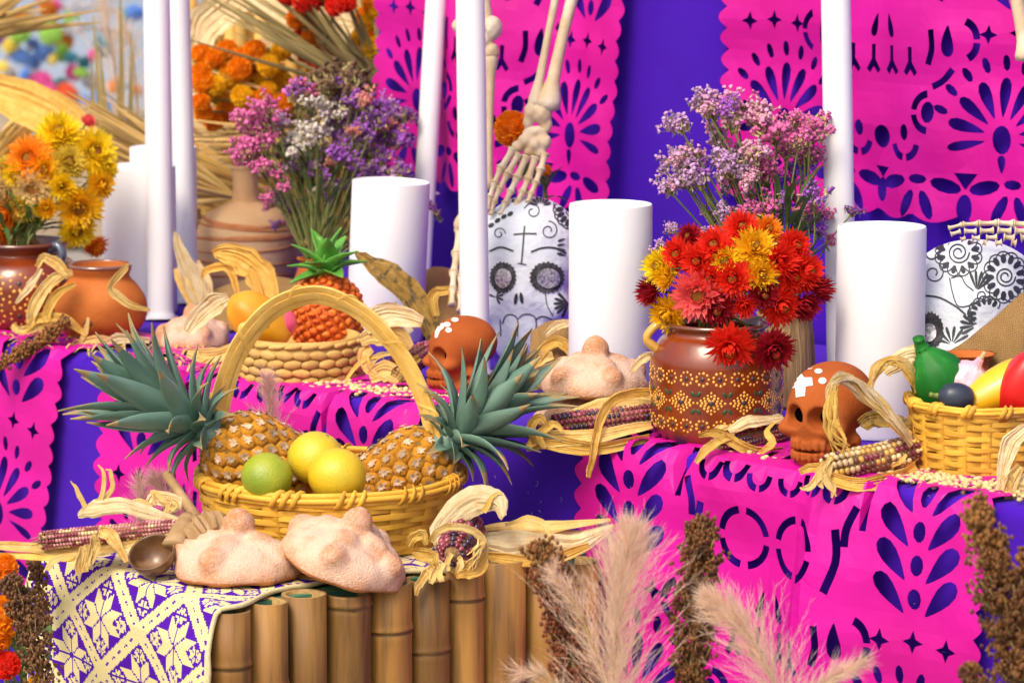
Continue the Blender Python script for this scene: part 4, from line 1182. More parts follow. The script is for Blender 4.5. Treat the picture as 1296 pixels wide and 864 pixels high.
# ================================================================== skeletons
m_bone = mat('aged bone', (.62, .50, .34), (.52, .38, .23), .55, scale=26, bump=.0008, bscale=160, spec=.35, c3=(.70, .62, .48), c3lo=.5, c3hi=.7, c3scale=20)
def bone(mb, a, b, r, ends=(1.7, 1.5), n=10, bow=0):
    d = b - a; L_ = d.length; u = d.orthogonal().normalized()
    fs = [0, .03, .07, .12, .2, .35, .5, .65, .8, .88, .93, .97, 1]; rs = [.5, ends[0], ends[0] * 1.02, ends[0] * .85, 1.05, .92, .9, .92, 1.05, ends[1] * .85, ends[1] * 1.02, ends[1], .5]
    mb.tube([a + d * f + u * (bow * math.sin(math.pi * f)) for f in fs], [r * k for k in rs], n)
    return mb
def bpart(name, a, b, r, t, ends=(1.7, 1.5), bow=0):
    m = MB(); o = t.location; bone(m, a - o, b - o, r, ends, 10, bow); return obj(name, m.mesh(name, m_bone), t)
dS = depth(pW) - .05
sk = thing('skeleton', 'aged skeleton arms hanging in front of the narrow magenta banner', 'skeleton', PD(680, -40, dS + .03))
Q = lambda x, y, d=0: PD(x, y, dS + .03 + d)
k = mm(Q(680, 100))
bpart('radius_bone', Q(740, -60), Q(692, 142), 8.2 * k, sk, (1.5, 1.9), .004); bpart('ulna_bone', Q(714, -60, .01), Q(675, 140, .0), 5.2 * k, sk, (1.5, 1.7))
def lump(name, pts, t):
    """small bones grown together, as one smooth surface"""
    o = t.location; C_ = [(Q(x, y, dd) - o, rx * k, ry * k) for (x, y, rx, ry, dd) in pts]
    lo = [min(c[i] - max(a, b) for c, a, b in C_) - .006 for i in range(3)]; hi = [max(c[i] + max(a, b) for c, a, b in C_) + .006 for i in range(3)]
    def fn(P):
        d = None
        for c, a, b in C_:
            e = d_ell(P, c, (a, min(a, b), b)); d = e if d is None else smin(d, e, .0045)
        return d + .0005 * np.sin(P[0] * 420) * np.sin(P[2] * 380 + 1)
    return obj(name, sdf_mb(fn, lo, hi, .0018).mesh(name, m_bone), t)
lump('wrist', [(686, 143, 13, 15, 0), (672, 143, 9, 13, -.002), (692, 158, 7, 12, 0), (668, 156, 6, 8, -.002)], sk)
lump('carpal_bones', [(677, 168, 15, 9, -.002), (665, 178, 9, 9, -.006), (677, 183, 9, 9, -.008), (689, 180, 9, 10, -.004), (655, 186, 8, 8, -.004), (670, 192, 7, 6, -.006), (684, 193, 7, 7, -.006)], sk)
for ch in (((650, 188), (634, 214), (626, 232), (620, 250), (617, 266)), ((657, 194), (642, 221), (632, 240), (625, 256), (621, 272)), ((667, 197), (654, 226), (646, 243), (639, 258), (634, 272)),
           ((678, 198), (668, 228), (661, 244), (655, 256), (650, 266)), ((690, 194), (684, 216), (678, 232), (672, 246), (668, 256))):
    for i in range(4):
        bpart('metacarpal' if i == 0 else 'finger_bone', Q(*ch[i], -.012 - i * .006), Q(*ch[i + 1], -.012 - (i + 1) * .006), (4.6 - i * .55) * k, sk, (1.45, 1.5))
# the other arm, behind the pole
bpart('humerus', Q(606, -60, .03), Q(617, 44, .02), 9 * k, sk, (1.3, 1.5)); lump('elbow', [(622, 36, 14, 16, .02), (612, 50, 12, 10, .02), (580, 33, 8, 9, .02), (622, 66, 10, 12, .02)], sk)
bpart('radius_bone', Q(622, 66, .02), Q(617, 240, .03), 5.5 * k, sk, (1.6, 1.4)); bpart('ulna_bone', Q(612, 60, .03), Q(598, 262, .04), 5 * k, sk, (1.5, 1.5))
lump('wrist', [(594, 272, 14, 14, .03), (586, 284, 12, 12, .03)], sk)
for ch in (((582, 290), (578, 322), (574, 346), (573, 366), (572, 386)), ((590, 292), (586, 328), (584, 352), (583, 374), (582, 394)), ((598, 292), (597, 330), (596, 356), (595, 380), (594, 398))):
    for i in range(4): bpart('metacarpal' if i == 0 else 'finger_bone', Q(*ch[i], .03 - .02 * i), Q(*ch[i + 1], .03 - .02 * (i + 1)), (5.0 - i * .5) * k, sk, (1.5, 1.5))
dS = depth(pX) - .08; k = mm(Q(1240, 290))
sk2 = thing('skeleton', 'skeleton hand reaching in from the right above the flowered skull', 'skeleton', Q(1330, 250))
for j, ch in enumerate((((1300, 288), (1282, 287), (1262, 286), (1238, 287), (1218, 288), (1200, 291)), ((1300, 294), (1280, 294), (1258, 293), (1236, 294), (1216, 294), (1199, 296)), ((1300, 299), (1284, 300), (1262, 299), (1240, 300), (1222, 300), (1208, 300)), ((1302, 303), (1286, 304), (1268, 303), (1248, 304), (1232, 303), (1220, 302)))):
    for i in range(5): bpart('metacarpal' if i < 2 else 'finger_bone', Q(ch[i][0], ch[i][1] + (j - 1.5) * 2.6, -.02 * j), Q(ch[i + 1][0] + j * 4, ch[i + 1][1] + (j - 1.5) * 2.6 + (2 if i == 4 else 0), -.02 * j), (3.9 - i * .40) * k, sk2, (1.6, 1.6))
lump('wrist', [(1308, 294, 12, 11, 0), (1318, 290, 12, 12, 0), (1310, 302, 10, 9, -.02)], sk2)
bpart('humerus', Q(1276, -60, .05), Q(1302, 78, .05), 10 * k, sk2, (1.4, 1.6)); bpart('radius_bone', Q(1318, 288), Q(1420, 230), 7 * k, sk2); bpart('ulna_bone', Q(1316, 296), Q(1420, 252), 6 * k, sk2)
# ================================================================== strawflowers, statice, marigolds
def petal_mat(n, c, c2): return mat(n, c, c2, .55, scale=60, spec=.3, trans=.38, island=.18)
PM = {'Y': petal_mat('yellow petals', (.95, .76, .016), (.93, .66, .014)), 'G': petal_mat('golden petals', (.93, .52, .01), (.93, .62, .02)),
      'R': petal_mat('scarlet petals', (.88, .055, .016), (.82, .02, .018)), 'P': petal_mat('rose petals', (.90, .06, .14), (.90, .20, .12)),
      'D': petal_mat('crimson petals', (.34, .008, .022), (.46, .014, .025)), 'O': petal_mat('orange petals', (.93, .25, .010), (.92, .36, .012)),
      'C': petal_mat('cream petals', (.84, .68, .32), (.80, .54, .24)), 'M': petal_mat('marigold petals', (.95, .40, .008), (.92, .28, .008)), 'L': petal_mat('lemon petals', (.80, .64, .10), (.78, .58, .05))}
m_disc = mat('flower disc', (.40, .17, .012), (.26, .09, .012), .8, scale=300, bump=.001, bscale=700)
m_stalk = mat('flower stalk', (.12, .17, .035), (.20, .20, .06), .6, scale=30, rnd=.2)
m_flleaf = mat('flower leaf', (.075, .14, .028), (.12, .18, .045), .55, scale=30, trans=.2, rnd=.25)
def flower_mesh(key, kind, seed):
    """unit radius head facing +Z; open, dome or brush shaped"""
    rg = random.Random(seed); m = MB()
    lay = {'open': ((28, 92, 1.0), (26, 78, .95), (24, 60, .80), (20, 42, .60), (16, 26, .46)), 'dome': ((28, 110, .95), (28, 88, 1.0), (26, 66, .98), (24, 46, .92), (18, 26, .86), (10, 10, .82)),
           'brush': ((22, 60, 1.0), (24, 46, 1.1), (22, 32, 1.15), (18, 20, 1.15), (12, 8, 1.12))}[kind]
    for n, th, L_ in lay:
        for i in range(n):
            a = 2 * math.pi * (i + rg.random() * .7) / n; t = R(th + rg.uniform(-7, 7)); l = L_ * rg.uniform(.86, 1.08)
            rad = V((math.cos(a), math.sin(a), 0)); d = rad * math.sin(t) + ZZ * math.cos(t); n_ = ZZ * math.sin(t) - rad * math.cos(t)
            b = rad * .10 + ZZ * .05; w = .115 if kind != 'brush' else .08; tg = V((-rad.y, rad.x, 0))
            mid = b + d * l * .6 - n_ * .02; tip = b + d * l + n_ * rg.uniform(-.02, .14)
            m.add([b - tg * w * .5, b + tg * w * .5, mid + tg * w, mid - tg * w, tip, mid + n_ * -.035], [(0, 1, 5), (1, 2, 5), (2, 4, 5), (4, 3, 5), (3, 0, 5)], 0)
    if kind == 'open': m.ell((0, 0, .16), (.34, .34, .16), 14, 6, 1)
    elif kind == 'dome': m.ell((0, 0, .55), (.22, .22, .12), 10, 5, 1)
    m.tube([V((0, 0, -.12)), V((0, 0, .1))], [.06, .16], 8, 2)
    return m.mesh('flower_head', [PM[key], m_disc, m_stalk])
_fm = {}
def fmesh(key, kind):
    k = (key, kind)
    if k not in _fm: _fm[k] = [flower_mesh(key, kind, i + len(_fm) * 3) for i in range(2)]
    return random.choice(_fm[k])
def bouquet(label, mouth, fl, cen, rad, depth0, bulge, name='strawflower_bouquet', leaves=26):
    t = thing(name, label, 'bouquet', mouth)
    for (px, py, dia, key, kind) in fl:
        u, v = (px - cen[0]) / rad[0], (py - cen[1]) / rad[1]; q = math.sqrt(max(0, 1 - u * u - v * v)); c = PD(px, py, depth0 - bulge * q)
        r = dia / 2 * (1.06 if px > 400 else 1.2) * mm(c); n = V((u * 1.1, -.35 - q, -v * .9)) + rvec(.18)
        if kind == 'down': n = V((u * .5, -.75, -.35)); kind = 'dome'; c = PD(px, py, depth(gp) - gr - .006)
        n.normalize()
        obj('flower_head', fmesh(key, kind), t, c - mouth, n.to_track_quat('Z', 'Y'), r)
        m = MB(); a = c - mouth - n * r * .1; b = V((rnd(-.02, .02), rnd(-.02, .02), -.02))
        m.tube(smooth([a, a - n * .035 + (b - a) * .2, b + V((0, 0, .03)), b], 4), .0016, 6); obj('stem', m.mesh('stem', m_stalk), t)
    for i in range(leaves):
        a = rnd(0, 6.28); l = rnd(.03, .06); d = V((math.cos(a) * .8, math.sin(a) * .8, rnd(.1, 1))).normalized(); b = V((rnd(-.03, .03), rnd(-.03, .03), rnd(0, .06)))
        m = MB(); m.ribbon(smooth([b, b + d * l * .5 + ZZ * .006, b + d * l], 3), [.001, .004, .005, .004, .0005], None, .3, 0, 2); obj('leaf', m.mesh('leaf', m_flleaf), t)
    return t
gT, gp, gh, gr = jarG
FL = [(838, 338, 50, 'Y', 'dome'), (829, 368, 44, 'D', 'brush'), (848, 396, 52, 'G', 'dome'), (860, 322, 44, 'R', 'dome'), (884, 372, 68, 'P', 'open'), (884, 330, 46, 'R', 'dome'), (906, 314, 52, 'R', 'dome'),
      (928, 352, 50, 'R', 'dome'), (953, 314, 54, 'G', 'dome'), (938, 291, 48, 'R', 'dome'), (962, 347, 46, 'G', 'dome'), (918, 330, 40, 'Y', 'dome'), (984, 330, 50, 'R', 'brush'), (1004, 312, 44, 'R', 'dome'), (1016, 345, 56, 'R', 'dome'),
      (986, 386, 54, 'R', 'dome'), (1012, 382, 48, 'D', 'brush'), (1030, 366, 44, 'D', 'brush'), (924, 438, 62, 'R', 'down'), (978, 441, 54, 'D', 'down'), (966, 372, 40, 'D', 'dome'), (970, 292, 40, 'O', 'dome'), (874, 300, 34, 'D', 'dome'), (846, 352, 36, 'G', 'brush'), (908, 390, 44, 'D', 'dome'), (942, 384, 36, 'R', 'brush'), (1002, 352, 40, 'R', 'dome'), (900, 350, 40, 'R', 'dome')]
bouquet('dense bouquet of red, yellow and crimson strawflowers in the dotted jar', gp + ZZ * gh, FL, (932, 352), (118, 92), depth(gp) + .015, .095)
lT, lp, lh, lr = jarL
FL2 = [(58, 215, 36, 'G', 'dome'), (22, 222, 34, 'Y', 'dome'), (132, 214, 30, 'Y', 'dome'), (28, 262, 36, 'L', 'open'), (-4, 228, 34, 'Y', 'open'), (75, 171, 50, 'Y', 'dome'), (38, 202, 54, 'O', 'open'), (118, 194, 56, 'Y', 'open'), (42, 238, 44, 'C', 'open'), (8, 242, 40, 'C', 'dome'), (10, 266, 44, 'O', 'dome'), (78, 236, 36, 'Y', 'brush'), (100, 262, 52, 'G', 'open'), (97, 291, 44, 'Y', 'open'),
       (8, 214, 30, 'L', 'dome'), (86, 206, 40, 'L', 'dome'), (126, 234, 34, 'G', 'dome'), (4, 290, 36, 'O', 'dome'), (60, 262, 30, 'G', 'brush'), (108, 158, 22, 'P', 'brush'), (120, 310, 30, 'O', 'dome')]
bouquet('yellow and orange strawflower bouquet at the left end', lp + ZZ * lh, FL2, (62, 236), (85, 88), depth(lp) + .03, .08, leaves=50)

# ---- statice
SC = {'v': ((.46, .15, .60), (.34, .08, .50)), 'l': ((.60, .38, .62), (.54, .28, .56)), 'p': ((.80, .20, .46), (.72, .12, .38)), 'w': ((.78, .72, .66), (.70, .60, .56)), 's': ((.75, .34, .26), (.7, .2, .2)), 'd': ((.22, .05, .34), (.3, .1, .4)), 'k': ((.13, .07, .04), (.2, .12, .06)), 'm': ((.80, .46, .58), (.74, .30, .50))}
SM = {k: mat('statice ' + k, a, b, .75, scale=90, trans=.15, island=.3) for k, (a, b) in SC.items()}
m_calyx = mat('statice calyx', (.30, .30, .08), (.46, .36, .16), .7, scale=50, island=.3)
def spray_mesh(key, seed):
    """a head of tiny papery florets, about 40 mm across, stalk end at the origin, growing +Z"""
    rg = random.Random(seed); m = MB(); nb = 7
    for b in range(nb):
        a = 2 * math.pi * b / nb + rg.random(); th = R(rg.uniform(8, 48)); L_ = rg.uniform(.020, .036)
        d = V((math.cos(a) * math.sin(th), math.sin(a) * math.sin(th), math.cos(th)))
        m.tube([V((0, 0, 0)), d * L_ * .5 + V((0, 0, .002)), d * L_], .0008, 4, 1)
        for f in range(13):
            c = d * L_ * rg.uniform(.55, 1.12) + V((rg.gauss(0, .0042), rg.gauss(0, .0042), rg.gauss(0, .003)))
            ax = (d + V((rg.gauss(0, .5), rg.gauss(0, .5), rg.gauss(0, .4)))).normalized(); u = ax.orthogonal().normalized(); w = ax.cross(u)
            r = rg.uniform(.0022, .0040); k = [c + (u * math.cos(q) + w * math.sin(q)) * r * rg.uniform(.8, 1.2) + ax * rg.uniform(.002, .0036) for q in [i * 2 * math.pi / 5 for i in range(5)]]
            m.add(k + [c - ax * .003, c + ax * .0012], [(i, (i + 1) % 5, 6) for i in range(5)] + [((i + 1) % 5, i, 5) for i in range(5)], 0)
            if rg.random() < .8: m.add([c - ax * .009 + u * .0014, c - ax * .009 - u * .0014, c + u * .0016], [(0, 1, 2)], 1)
    return m.mesh('flower_spray', [SM[key], m_calyx])
_sm = {}
def statice(label, mouth, heads, d0, spread, extra_leaves, name='statice_bouquet'):
    t = thing(name, label, 'bouquet', mouth)
    for (px, py, key, sc) in heads:
        if key not in _sm: _sm[key] = [spray_mesh(key, i * 7 + ord(key)) for i in range(3)]
        c = PD(px, py, d0 + rnd(-spread, spread)) - mouth; b = V((rnd(-.012, .012), rnd(-.012, .012), -.01))
        up = (c - b).normalized(); n = (up + V((0, -.25, .35)) + rvec(.3)).normalized()
        m = MB(); mid = b.lerp(c, .55) + rvec(.012) + ZZ * .008
        m.tube(smooth([b, mid, c], 6), .0013, 5); obj('stem', m.mesh('stem', m_stalk), t)
        obj('flower_spray', random.choice(_sm[key]), t, c - n * .016 * sc, n.to_track_quat('Z', 'Y'), sc * rnd(.9, 1.15))
        if random.random() < .7:
            q = b.lerp(c, rnd(.45, .8)); e = q + rvec(.03) + ZZ * .025; mm_ = MB(); mm_.tube([q, q.lerp(e, .5) + rvec(.003), e], .0009, 5, 0); obj('side_stem', mm_.mesh('side_stem', m_stalk), t)
            obj('flower_spray', random.choice(_sm[key]), t, e, ((e - q).normalized() + ZZ * .4).normalized().to_track_quat('Z', 'Y'), sc * .6)
    for i in range(extra_leaves):
        a = rnd(0, 6.28); b = V((math.cos(a) * .02, math.sin(a) * .02, rnd(.02, .16))); d = V((math.cos(a), math.sin(a), rnd(.6, 1.8))).normalized() * rnd(.03, .075); m = MB()
        m.ribbon(smooth([b, b + d * .5 + ZZ * .004, b + d], 3), [.001, .0035, .004, .003, .0004], None, .2, 0, 2); obj('leaf', m.mesh('leaf', m_flleaf), t)
rg = random.Random(11)
H1 = []
for i in range(36):
    x = rg.uniform(842, 1040); f = (x - 842) / 198; top = 158 - 30 * math.sin(math.pi * min(1, f * 1.05)) + 8 * math.sin(f * 22); y = top + (rg.random() ** 1.15) * (165 if f < .8 else 200)
    H1.append((x, y, rg.choice('llmvmmpl' if f < .55 else 'pmmplpp'), rg.uniform(.75, 1.05)))
H1 += [(858, 158, 'l', 1), (900, 142, 'm', 1), (930, 136, 'm', 1), (960, 150, 'm', 1), (985, 165, 'p', 1), (1018, 160, 'p', 1), (850, 205, 'l', 1), (846, 240, 'l', .8), (1030, 250, 'v', .8), (1038, 292, 'v', .7), (850, 290, 'l', .6), (838, 318, 'l', .6), (1080, 268, 'd', .5), (1020, 200, 'p', 1), (1005, 225, 'v', .9)]
pv = SHF(992, 512); statice('pink and lilac statice bouquet rising behind the red strawflowers', pv + ZZ * hgt(pv, 398), H1, depth(pv) - .01, .05, 80)
H2 = []
for i in range(64):
    x = rg.uniform(306, 522); f = (x - 306) / 216; top = 150 - 40 * math.sin(math.pi * f); y = top + (rg.random() ** 1.3) * 105
    key = 'p' if f < .22 else rg.choice('wwwl') if f < .55 and y > top + 12 else rg.choice('dvvvld') if f > .5 else rg.choice('pvk')
    if x < 350 and y > 212: y -= 50
    H2.append((x, y, key, rg.uniform(.85, 1.15)))
H2 += [(378, 122, 'p', 1.2), (400, 118, 'p', 1.1), (462, 128, 's', 1), (482, 158, 's', 1), (500, 148, 'v', 1), (430, 112, 'k', 1.6), (450, 118, 'k', 1.6), (410, 110, 'k', 1.5), (360, 250, 'v', .9), (372, 268, 'd', .8), (384, 288, 'p', 1.0), (318, 200, 'p', 1.0), (334, 212, 'p', .8), (545, 262, 'd', .5), (550, 270, 'k', .5)]
pv = SHF(402, 398); statice('white, pink and purple statice bouquet behind the tilted candle', pv + ZZ * hgt(pv, 330), H2, depth(pv), .06, 30)

# ---- marigolds
def mari_mesh(seed, key='M'):
    rg = random.Random(seed); m = MB(); N_ = 120
    for i in range(N_):
        u = 1 - 1.25 * i / N_; a = i * 2.39996; s_ = math.sqrt(max(0, 1 - u * u)); n = V((s_ * math.cos(a), s_ * math.sin(a), u * .8)); n.normalize()
        x = n.orthogonal().normalized(); x.rotate(Quaternion(n, rg.uniform(0, 6.28))); y = n.cross(x); c = n * .62; w = rg.uniform(.16, .24); l = rg.uniform(.30, .42)
        m.add([c - x * w * .4, c + x * w * .4, c + x * w + n * l, c + y * .07 + n * l * 1.08, c - x * w + n * l, c + y * .10 + n * l * .5], [(0, 1, 5), (1, 2, 5), (2, 3, 5), (3, 4, 5), (4, 0, 5)], 0)
    m.ell((0, 0, 0), (.62, .62, .5), 10, 6, 0); m.tube([V((0, 0, -.75)), V((0, 0, -.3))], [.10, .3], 8, 1)
    return m.mesh('marigold', [PM[key], m_stalk])
MG = [mari_mesh(1), mari_mesh(2, 'O'), mari_mesh(3, 'R'), mari_mesh(4, 'G')]
def marigold(label, px, py, d, rpx, k, foot=None, group=None, n=(0, -1, .4)):
    c = PD(px, py, d); r = rpx * mm(c) / .95; t = thing('marigold', label, 'flower', c, None, group)
    nn = (V(n) + rvec(.25)).normalized(); obj('flower_head', MG[k], t, (0, 0, 0), nn.to_track_quat('Z', 'Y'), r)
    f = foot - c if foot is not None else V((rnd(-.02, .02), .03, -.16))
    m = MB(); m.tube(smooth([-nn * r * .5, -nn * r * .9 + f * .3, f], 5), .0018, 6); obj('stem', m.mesh('stem', m_stalk), t)
    for i in range(3):
        b = f * rnd(.35, .8); e = b + rvec(.04) + ZZ * .01; q = MB(); q.ribbon(smooth([b, b.lerp(e, .5) + ZZ * .006, e], 3), [.001, .006, .007, .005, .0005], None, .2, 0, 2); obj('leaf', q.mesh('leaf', m_flleaf), t)
marigold('orange marigold behind the skeleton wrist', 648, 163, depth(pW) + .05, 22, 1, PD(672, 262, depth(pW) + .06))
marigold('small orange marigold in greenery below the skeleton wrist', 690, 216, depth(pW) + .05, 8, 0, PD(688, 262, depth(pW) + .06))
for i, (px, py, r, k, lb) in enumerate(((6, 718, 17, 1, 'orange marigold at the left edge under the corn husks'), (8, 779, 26, 0, 'largest orange marigold at the lower left beside the embroidered runner'), (8, 842, 18, 2, 'dark red marigold at the lower left corner'), (48, 866, 14, 3, 'yellow marigold at the foot of the embroidered runner'), (-4, 806, 18, 1, 'orange marigold half out of the frame at the lower left'))):
    marigold(lb, px, py, 4.15, r, k, PD(px + 22, py + 150, 4.2), 'marigolds at the lower left')
gb = MB()
def leafy(label, px, py, d, n, rad, name='leafy_plant'):
    c = PD(px, py, d); t = thing(name, label, 'plant', c)
    m = MB(); m.tube([V((0, 0, -.25)), V((0, 0, .02))], .003, 6); obj('stem', m.mesh('stem', m_stalk), t)
    for i in range(n):
        b = V((rnd(-.01, .01), rnd(-.01, .01), rnd(-.16, .02))); dd = V((rnd(-1, 1), rnd(-1, .6), rnd(-.1, .9))).normalized() * rnd(.5, 1) * rad
        m = MB(); m.ribbon(smooth([b, b + dd * .5 + ZZ * .01, b + dd], 4), [.001, rad * .16, rad * .22, rad * .2, rad * .14, .0006], None, .25, 0, 4); obj('leaf', m.mesh('leaf', m_flleaf), t)
leafy('green leaves under the marigolds at the lower left', 30, 800, 4.25, 26, .07)
leafy('green sprig hanging below the skeleton wrist', 690, 235, depth(pW) + .06, 26, .035, 'green_sprig')
# ================================================================== maize and husks
def husk_mat(n, c, c2, r=.15): return mat(n, c, c2, .7, scale=34, stretch=(2.2, 2.2, 2.2), bump=.0012, bscale=150, spec=.25, trans=.3, rnd=r, c3=(.40, .22, .05), c3lo=.64, c3hi=.82, c3scale=26)
m_husk = husk_mat('dry husk', (.84, .63, .26), (.78, .53, .17)); m_huskg = husk_mat('golden husk', (.82, .56, .15), (.74, .45, .09)); m_huskp = husk_mat('pale husk', (.84, .71, .45), (.78, .60, .32))
m_leafd = mat('dry corn leaf', (.42, .25, .045), (.26, .15, .03), .6, scale=30, stretch=(2, 2, 2), bump=.0012, bscale=160, trans=.15, c3=(.12, .08, .03), c3lo=.5, c3hi=.62, c3scale=44)
def KM(n, c): return mat('kernel ' + n, c, None, .32, spec=.5, coat=.2, island=.2)
m_ker = {'wine': KM('wine', (.20, .022, .05)), 'rose': KM('rose', (.36, .08, .12)), 'ink': KM('ink', (.05, .025, .06)), 'cream': KM('cream', (.70, .52, .26)), 'gold': KM('gold', (.62, .36, .07)), 'pink': KM('pink', (.58, .26, .26)), 'brown': KM('brown', (.16, .06, .03))}
m_cobend = mat('cob butt', (.34, .2, .09), (.2, .11, .04), .9, scale=80, bump=.003, bscale=200)
def cob(t, a, b, r, pal, seed=0, name='cob'):
    """kernels in rows round the line a-b (world points)"""
    rg = random.Random(seed); o = t.location; a = a - o; b = b - o; d = b - a; L_ = d.length; n = d.normalized(); q = n.to_track_quat('Z', 'Y').to_matrix()
    core = MB(); core.tube([a + d * (i / 8) for i in range(9)], [r * k for k in (.55, .8, .88, .9, .9, .88, .82, .68, .35)], 12)
    c = obj(name, core.mesh(name, m_cobend), t)
    m = MB(); rows = 12; nk = max(6, int(L_ / (r * .36))); cols = list(pal)
    for j in range(rows):
        al = 2 * math.pi * j / rows; cur = rg.choice(cols)
        for i in range(nk):
            f = (i + .5) / nk
            if rg.random() < .55: cur = rg.choice(cols)
            rr = r * (.88 + .12 * math.sin(math.pi * min(1, f * 1.6 + .2))) * (1 if f < .8 else 1 - (f - .8) * 2.2)
            al2 = al + .05 * math.sin(f * 7 + j); p = a + d * f + q @ V((math.cos(al2) * rr * .92, math.sin(al2) * rr * .92, 0))
            m.ell(p, (r * .17, rr * math.pi / rows * .98, L_ / nk * .50), 6, 4, cols.index(cur), q @ Matrix.Rotation(al2, 3, 'Z'))
    obj('kernels', m.mesh('kernels', [m_ker[k] for k in cols]), c, kind='stuff')
    return c
def husk(t, pts, w, m=None, nrm=(0, -1, .5), cup=.35, d=None, wave=.12, name='husk', nx=6):
    """strip through photo points (x, y[, distance offset]) at distance d; w in photo pixels (half width)"""
    o = t.location; d = d if d is not None else depth(o); P = [PD(p[0], p[1], d + (p[2] if len(p) > 2 else 0)) - o for p in pts]; k = d / FPX
    n = 4 if len(P) > 2 else 6; Q_ = smooth(P, n); w = [x * k for x in (w if hasattr(w, '__len__') else [w, w])]
    sd_ = pts[0][0] * .37 + pts[-1][1] * .11; N_ = len(Q_); w = resamp(w, N_); w = [x * (1 + .22 * noise.noise(V((i * .55, sd_, 0)))) for i, x in enumerate(w)]
    Q_ = [q + V((noise.noise(V((i * .4, sd_, 3))), noise.noise(V((i * .4, sd_, 7))), noise.noise(V((i * .4, sd_, 11))))) * .0018 for i, q in enumerate(Q_)]
    big = max(w) > .006; nx = 14 if big and nx > 3 else nx
    mb = MB(); mb.ribbon(Q_, w, V(nrm), cup, 0, nx, wave * (.5 if big else 1), .0004)
    if big:
        q_ = nx + 1; h_ = len(mb.v) // 2; fr_ = frames(Q_, V(nrm))
        for i in range(N_):
            for j in range(q_):
                amp = .0006 * (1 if j % 2 else -1) * (.6 + .8 * noise.noise(V((j * 1.7, sd_, i * .2)))) + .0016 * noise.noise(V((j * .5, i * .3, sd_)))
                for e_ in (i * q_ + j, h_ + i * q_ + j): mb.v[e_] = tuple(V(mb.v[e_]) + fr_[i][1] * amp)
    return obj(name, mb.mesh(name, m or m_husk, not big), t)
def corn(label, px, py, d, name='corn_cob', cat='corn'): return thing(name, label, cat, PD(px, py, d))
# 1 purple corn in front of the stacked breads
d1 = depth(SHF(742, 556)) - .012
c1 = corn('purple corn in opened golden husk in front of the stacked breads', 740, 562, d1)
cob(c1, PD(700, 541, d1), PD(842, 521, d1 + .03), 17 * d1 / FPX, ('wine', 'rose', 'ink', 'wine'), 1)
husk(c1, [(690, 552, .0), (720, 528, .01), (760, 512, .015), (800, 506, .02), (832, 506, .03)], [3, 12, 15, 13, 7], m_husk, (0, -.6, 1), -.3, d1)
husk(c1, [(668, 556, -.01), (710, 556, -.022), (760, 552, -.026), (825, 538, .0)], [8, 12, 10, 5], m_husk, (0, -1, .6), .4, d1)
husk(c1, [(666, 566, -.01), (700, 560, -.028), (750, 567, -.03), (822, 554, -.01)], [5, 10, 9, 6], m_huskg, (0, -1, .1), .4, d1)
husk(c1, [(832, 494, .02), (800, 498, -.005), (776, 506, -.024), (760, 528, -.032), (752, 562, -.036), (746, 592, -.034), (744, 604, -.034)], [4, 6, 7, 7, 6, 5, 3], m_huskg, (0, -1, .1), .25, d1)
for q in (((678, 562), (672, 540), (684, 528), (692, 540)), ((690, 566), (682, 550), (700, 536), (712, 545)), ((668, 566), (678, 556), (676, 546))): husk(c1, [(x, y, -.03) for x, y in q], [3, 6, 5, 2], m_huskg, (0, -1, .2), .5, d1)
husk(c1, [(800, 470, .02), (812, 455, .02), (826, 452, .02), (834, 470, .03)], [3, 6, 6, 4], m_huskp, (0, -1, .3), .3, d1)
# 2 corn between jar and clay skull
d2 = depth(SHF(940, 574))
c2 = corn('dark corn in torn husk between the dotted jar and clay skull', 945, 570, d2)
cob(c2, PD(905, 566, d2), PD(1000, 545, d2 + .06), 14 * d2 / FPX, ('ink', 'wine', 'brown'), 2)
husk(c2, [(922, 545, 0), (950, 530, .01), (990, 526, .05)], [4, 13, 9], m_huskp, (0, -.7, 1), -.3, d2)
husk(c2, [(884, 552, -.03), (905, 548, -.03), (925, 558, -.025), (955, 572, -.02), (990, 570, .0)], [2, 6, 8, 7, 4], m_huskg, (0, -1, .3), .4, d2)
husk(c2, [(880, 585, -.035), (895, 568, -.035), (912, 556, -.03), (930, 552, -.02)], [3, 6, 6, 4], m_huskg, (0, -1, .2), .4, d2)
husk(c2, [(960, 575, -.03), (978, 560, -.04), (970, 546, -.03), (990, 530, .0)], [3, 5, 4, 2], m_huskg, (0, -1, .3), .3, d2)
husk(c2, [(905, 545, 0), (935, 528, .03), (985, 512, .08)], [5, 12, 10], m_husk, (0, -.6, 1), -.3, d2)
# 3 spotted corn
d3 = depth(SHF(1085, 603)) - .005
c3 = corn('spotted cream and wine corn leaning by the right hand basket', 1095, 604, d3)
cob(c3, PD(1046, 596, d3 - .02), PD(1165, 566, d3 + .03), 21 * d3 / FPX, ('cream', 'wine', 'gold', 'cream', 'brown'), 3)
husk(c3, [(1044, 604, -.035), (1085, 612, -.04), (1130, 606, -.02), (1160, 590, .0)], [8, 9, 10, 8], m_huskg, (0, -1, .2), .4, d3)
husk(c3, [(1012, 597, -.03), (1028, 592, -.03), (1050, 590, -.03)], [4, 6, 7], m_huskg, (0, -1, .4), .4, d3)
for q in (((1050, 580), (1040, 598), (1050, 615), (1058, 628)), ((1044, 585), (1034, 605), (1022, 618), (1012, 616)), ((1052, 588), (1046, 606), (1056, 616), (1052, 630)), ((1038, 590), (1036, 608), (1042, 618))): husk(c3, [(x, y, -.04) for x, y in q], [3, 5, 4, 1], m_husk, (0, -1, .2), .4, d3)
husk(c3, [(1128, 590, -.03), (1140, 584, -.04), (1148, 574, -.035)], [2, 3, 2], m_huskg, (0, -1, .2), .3, d3)
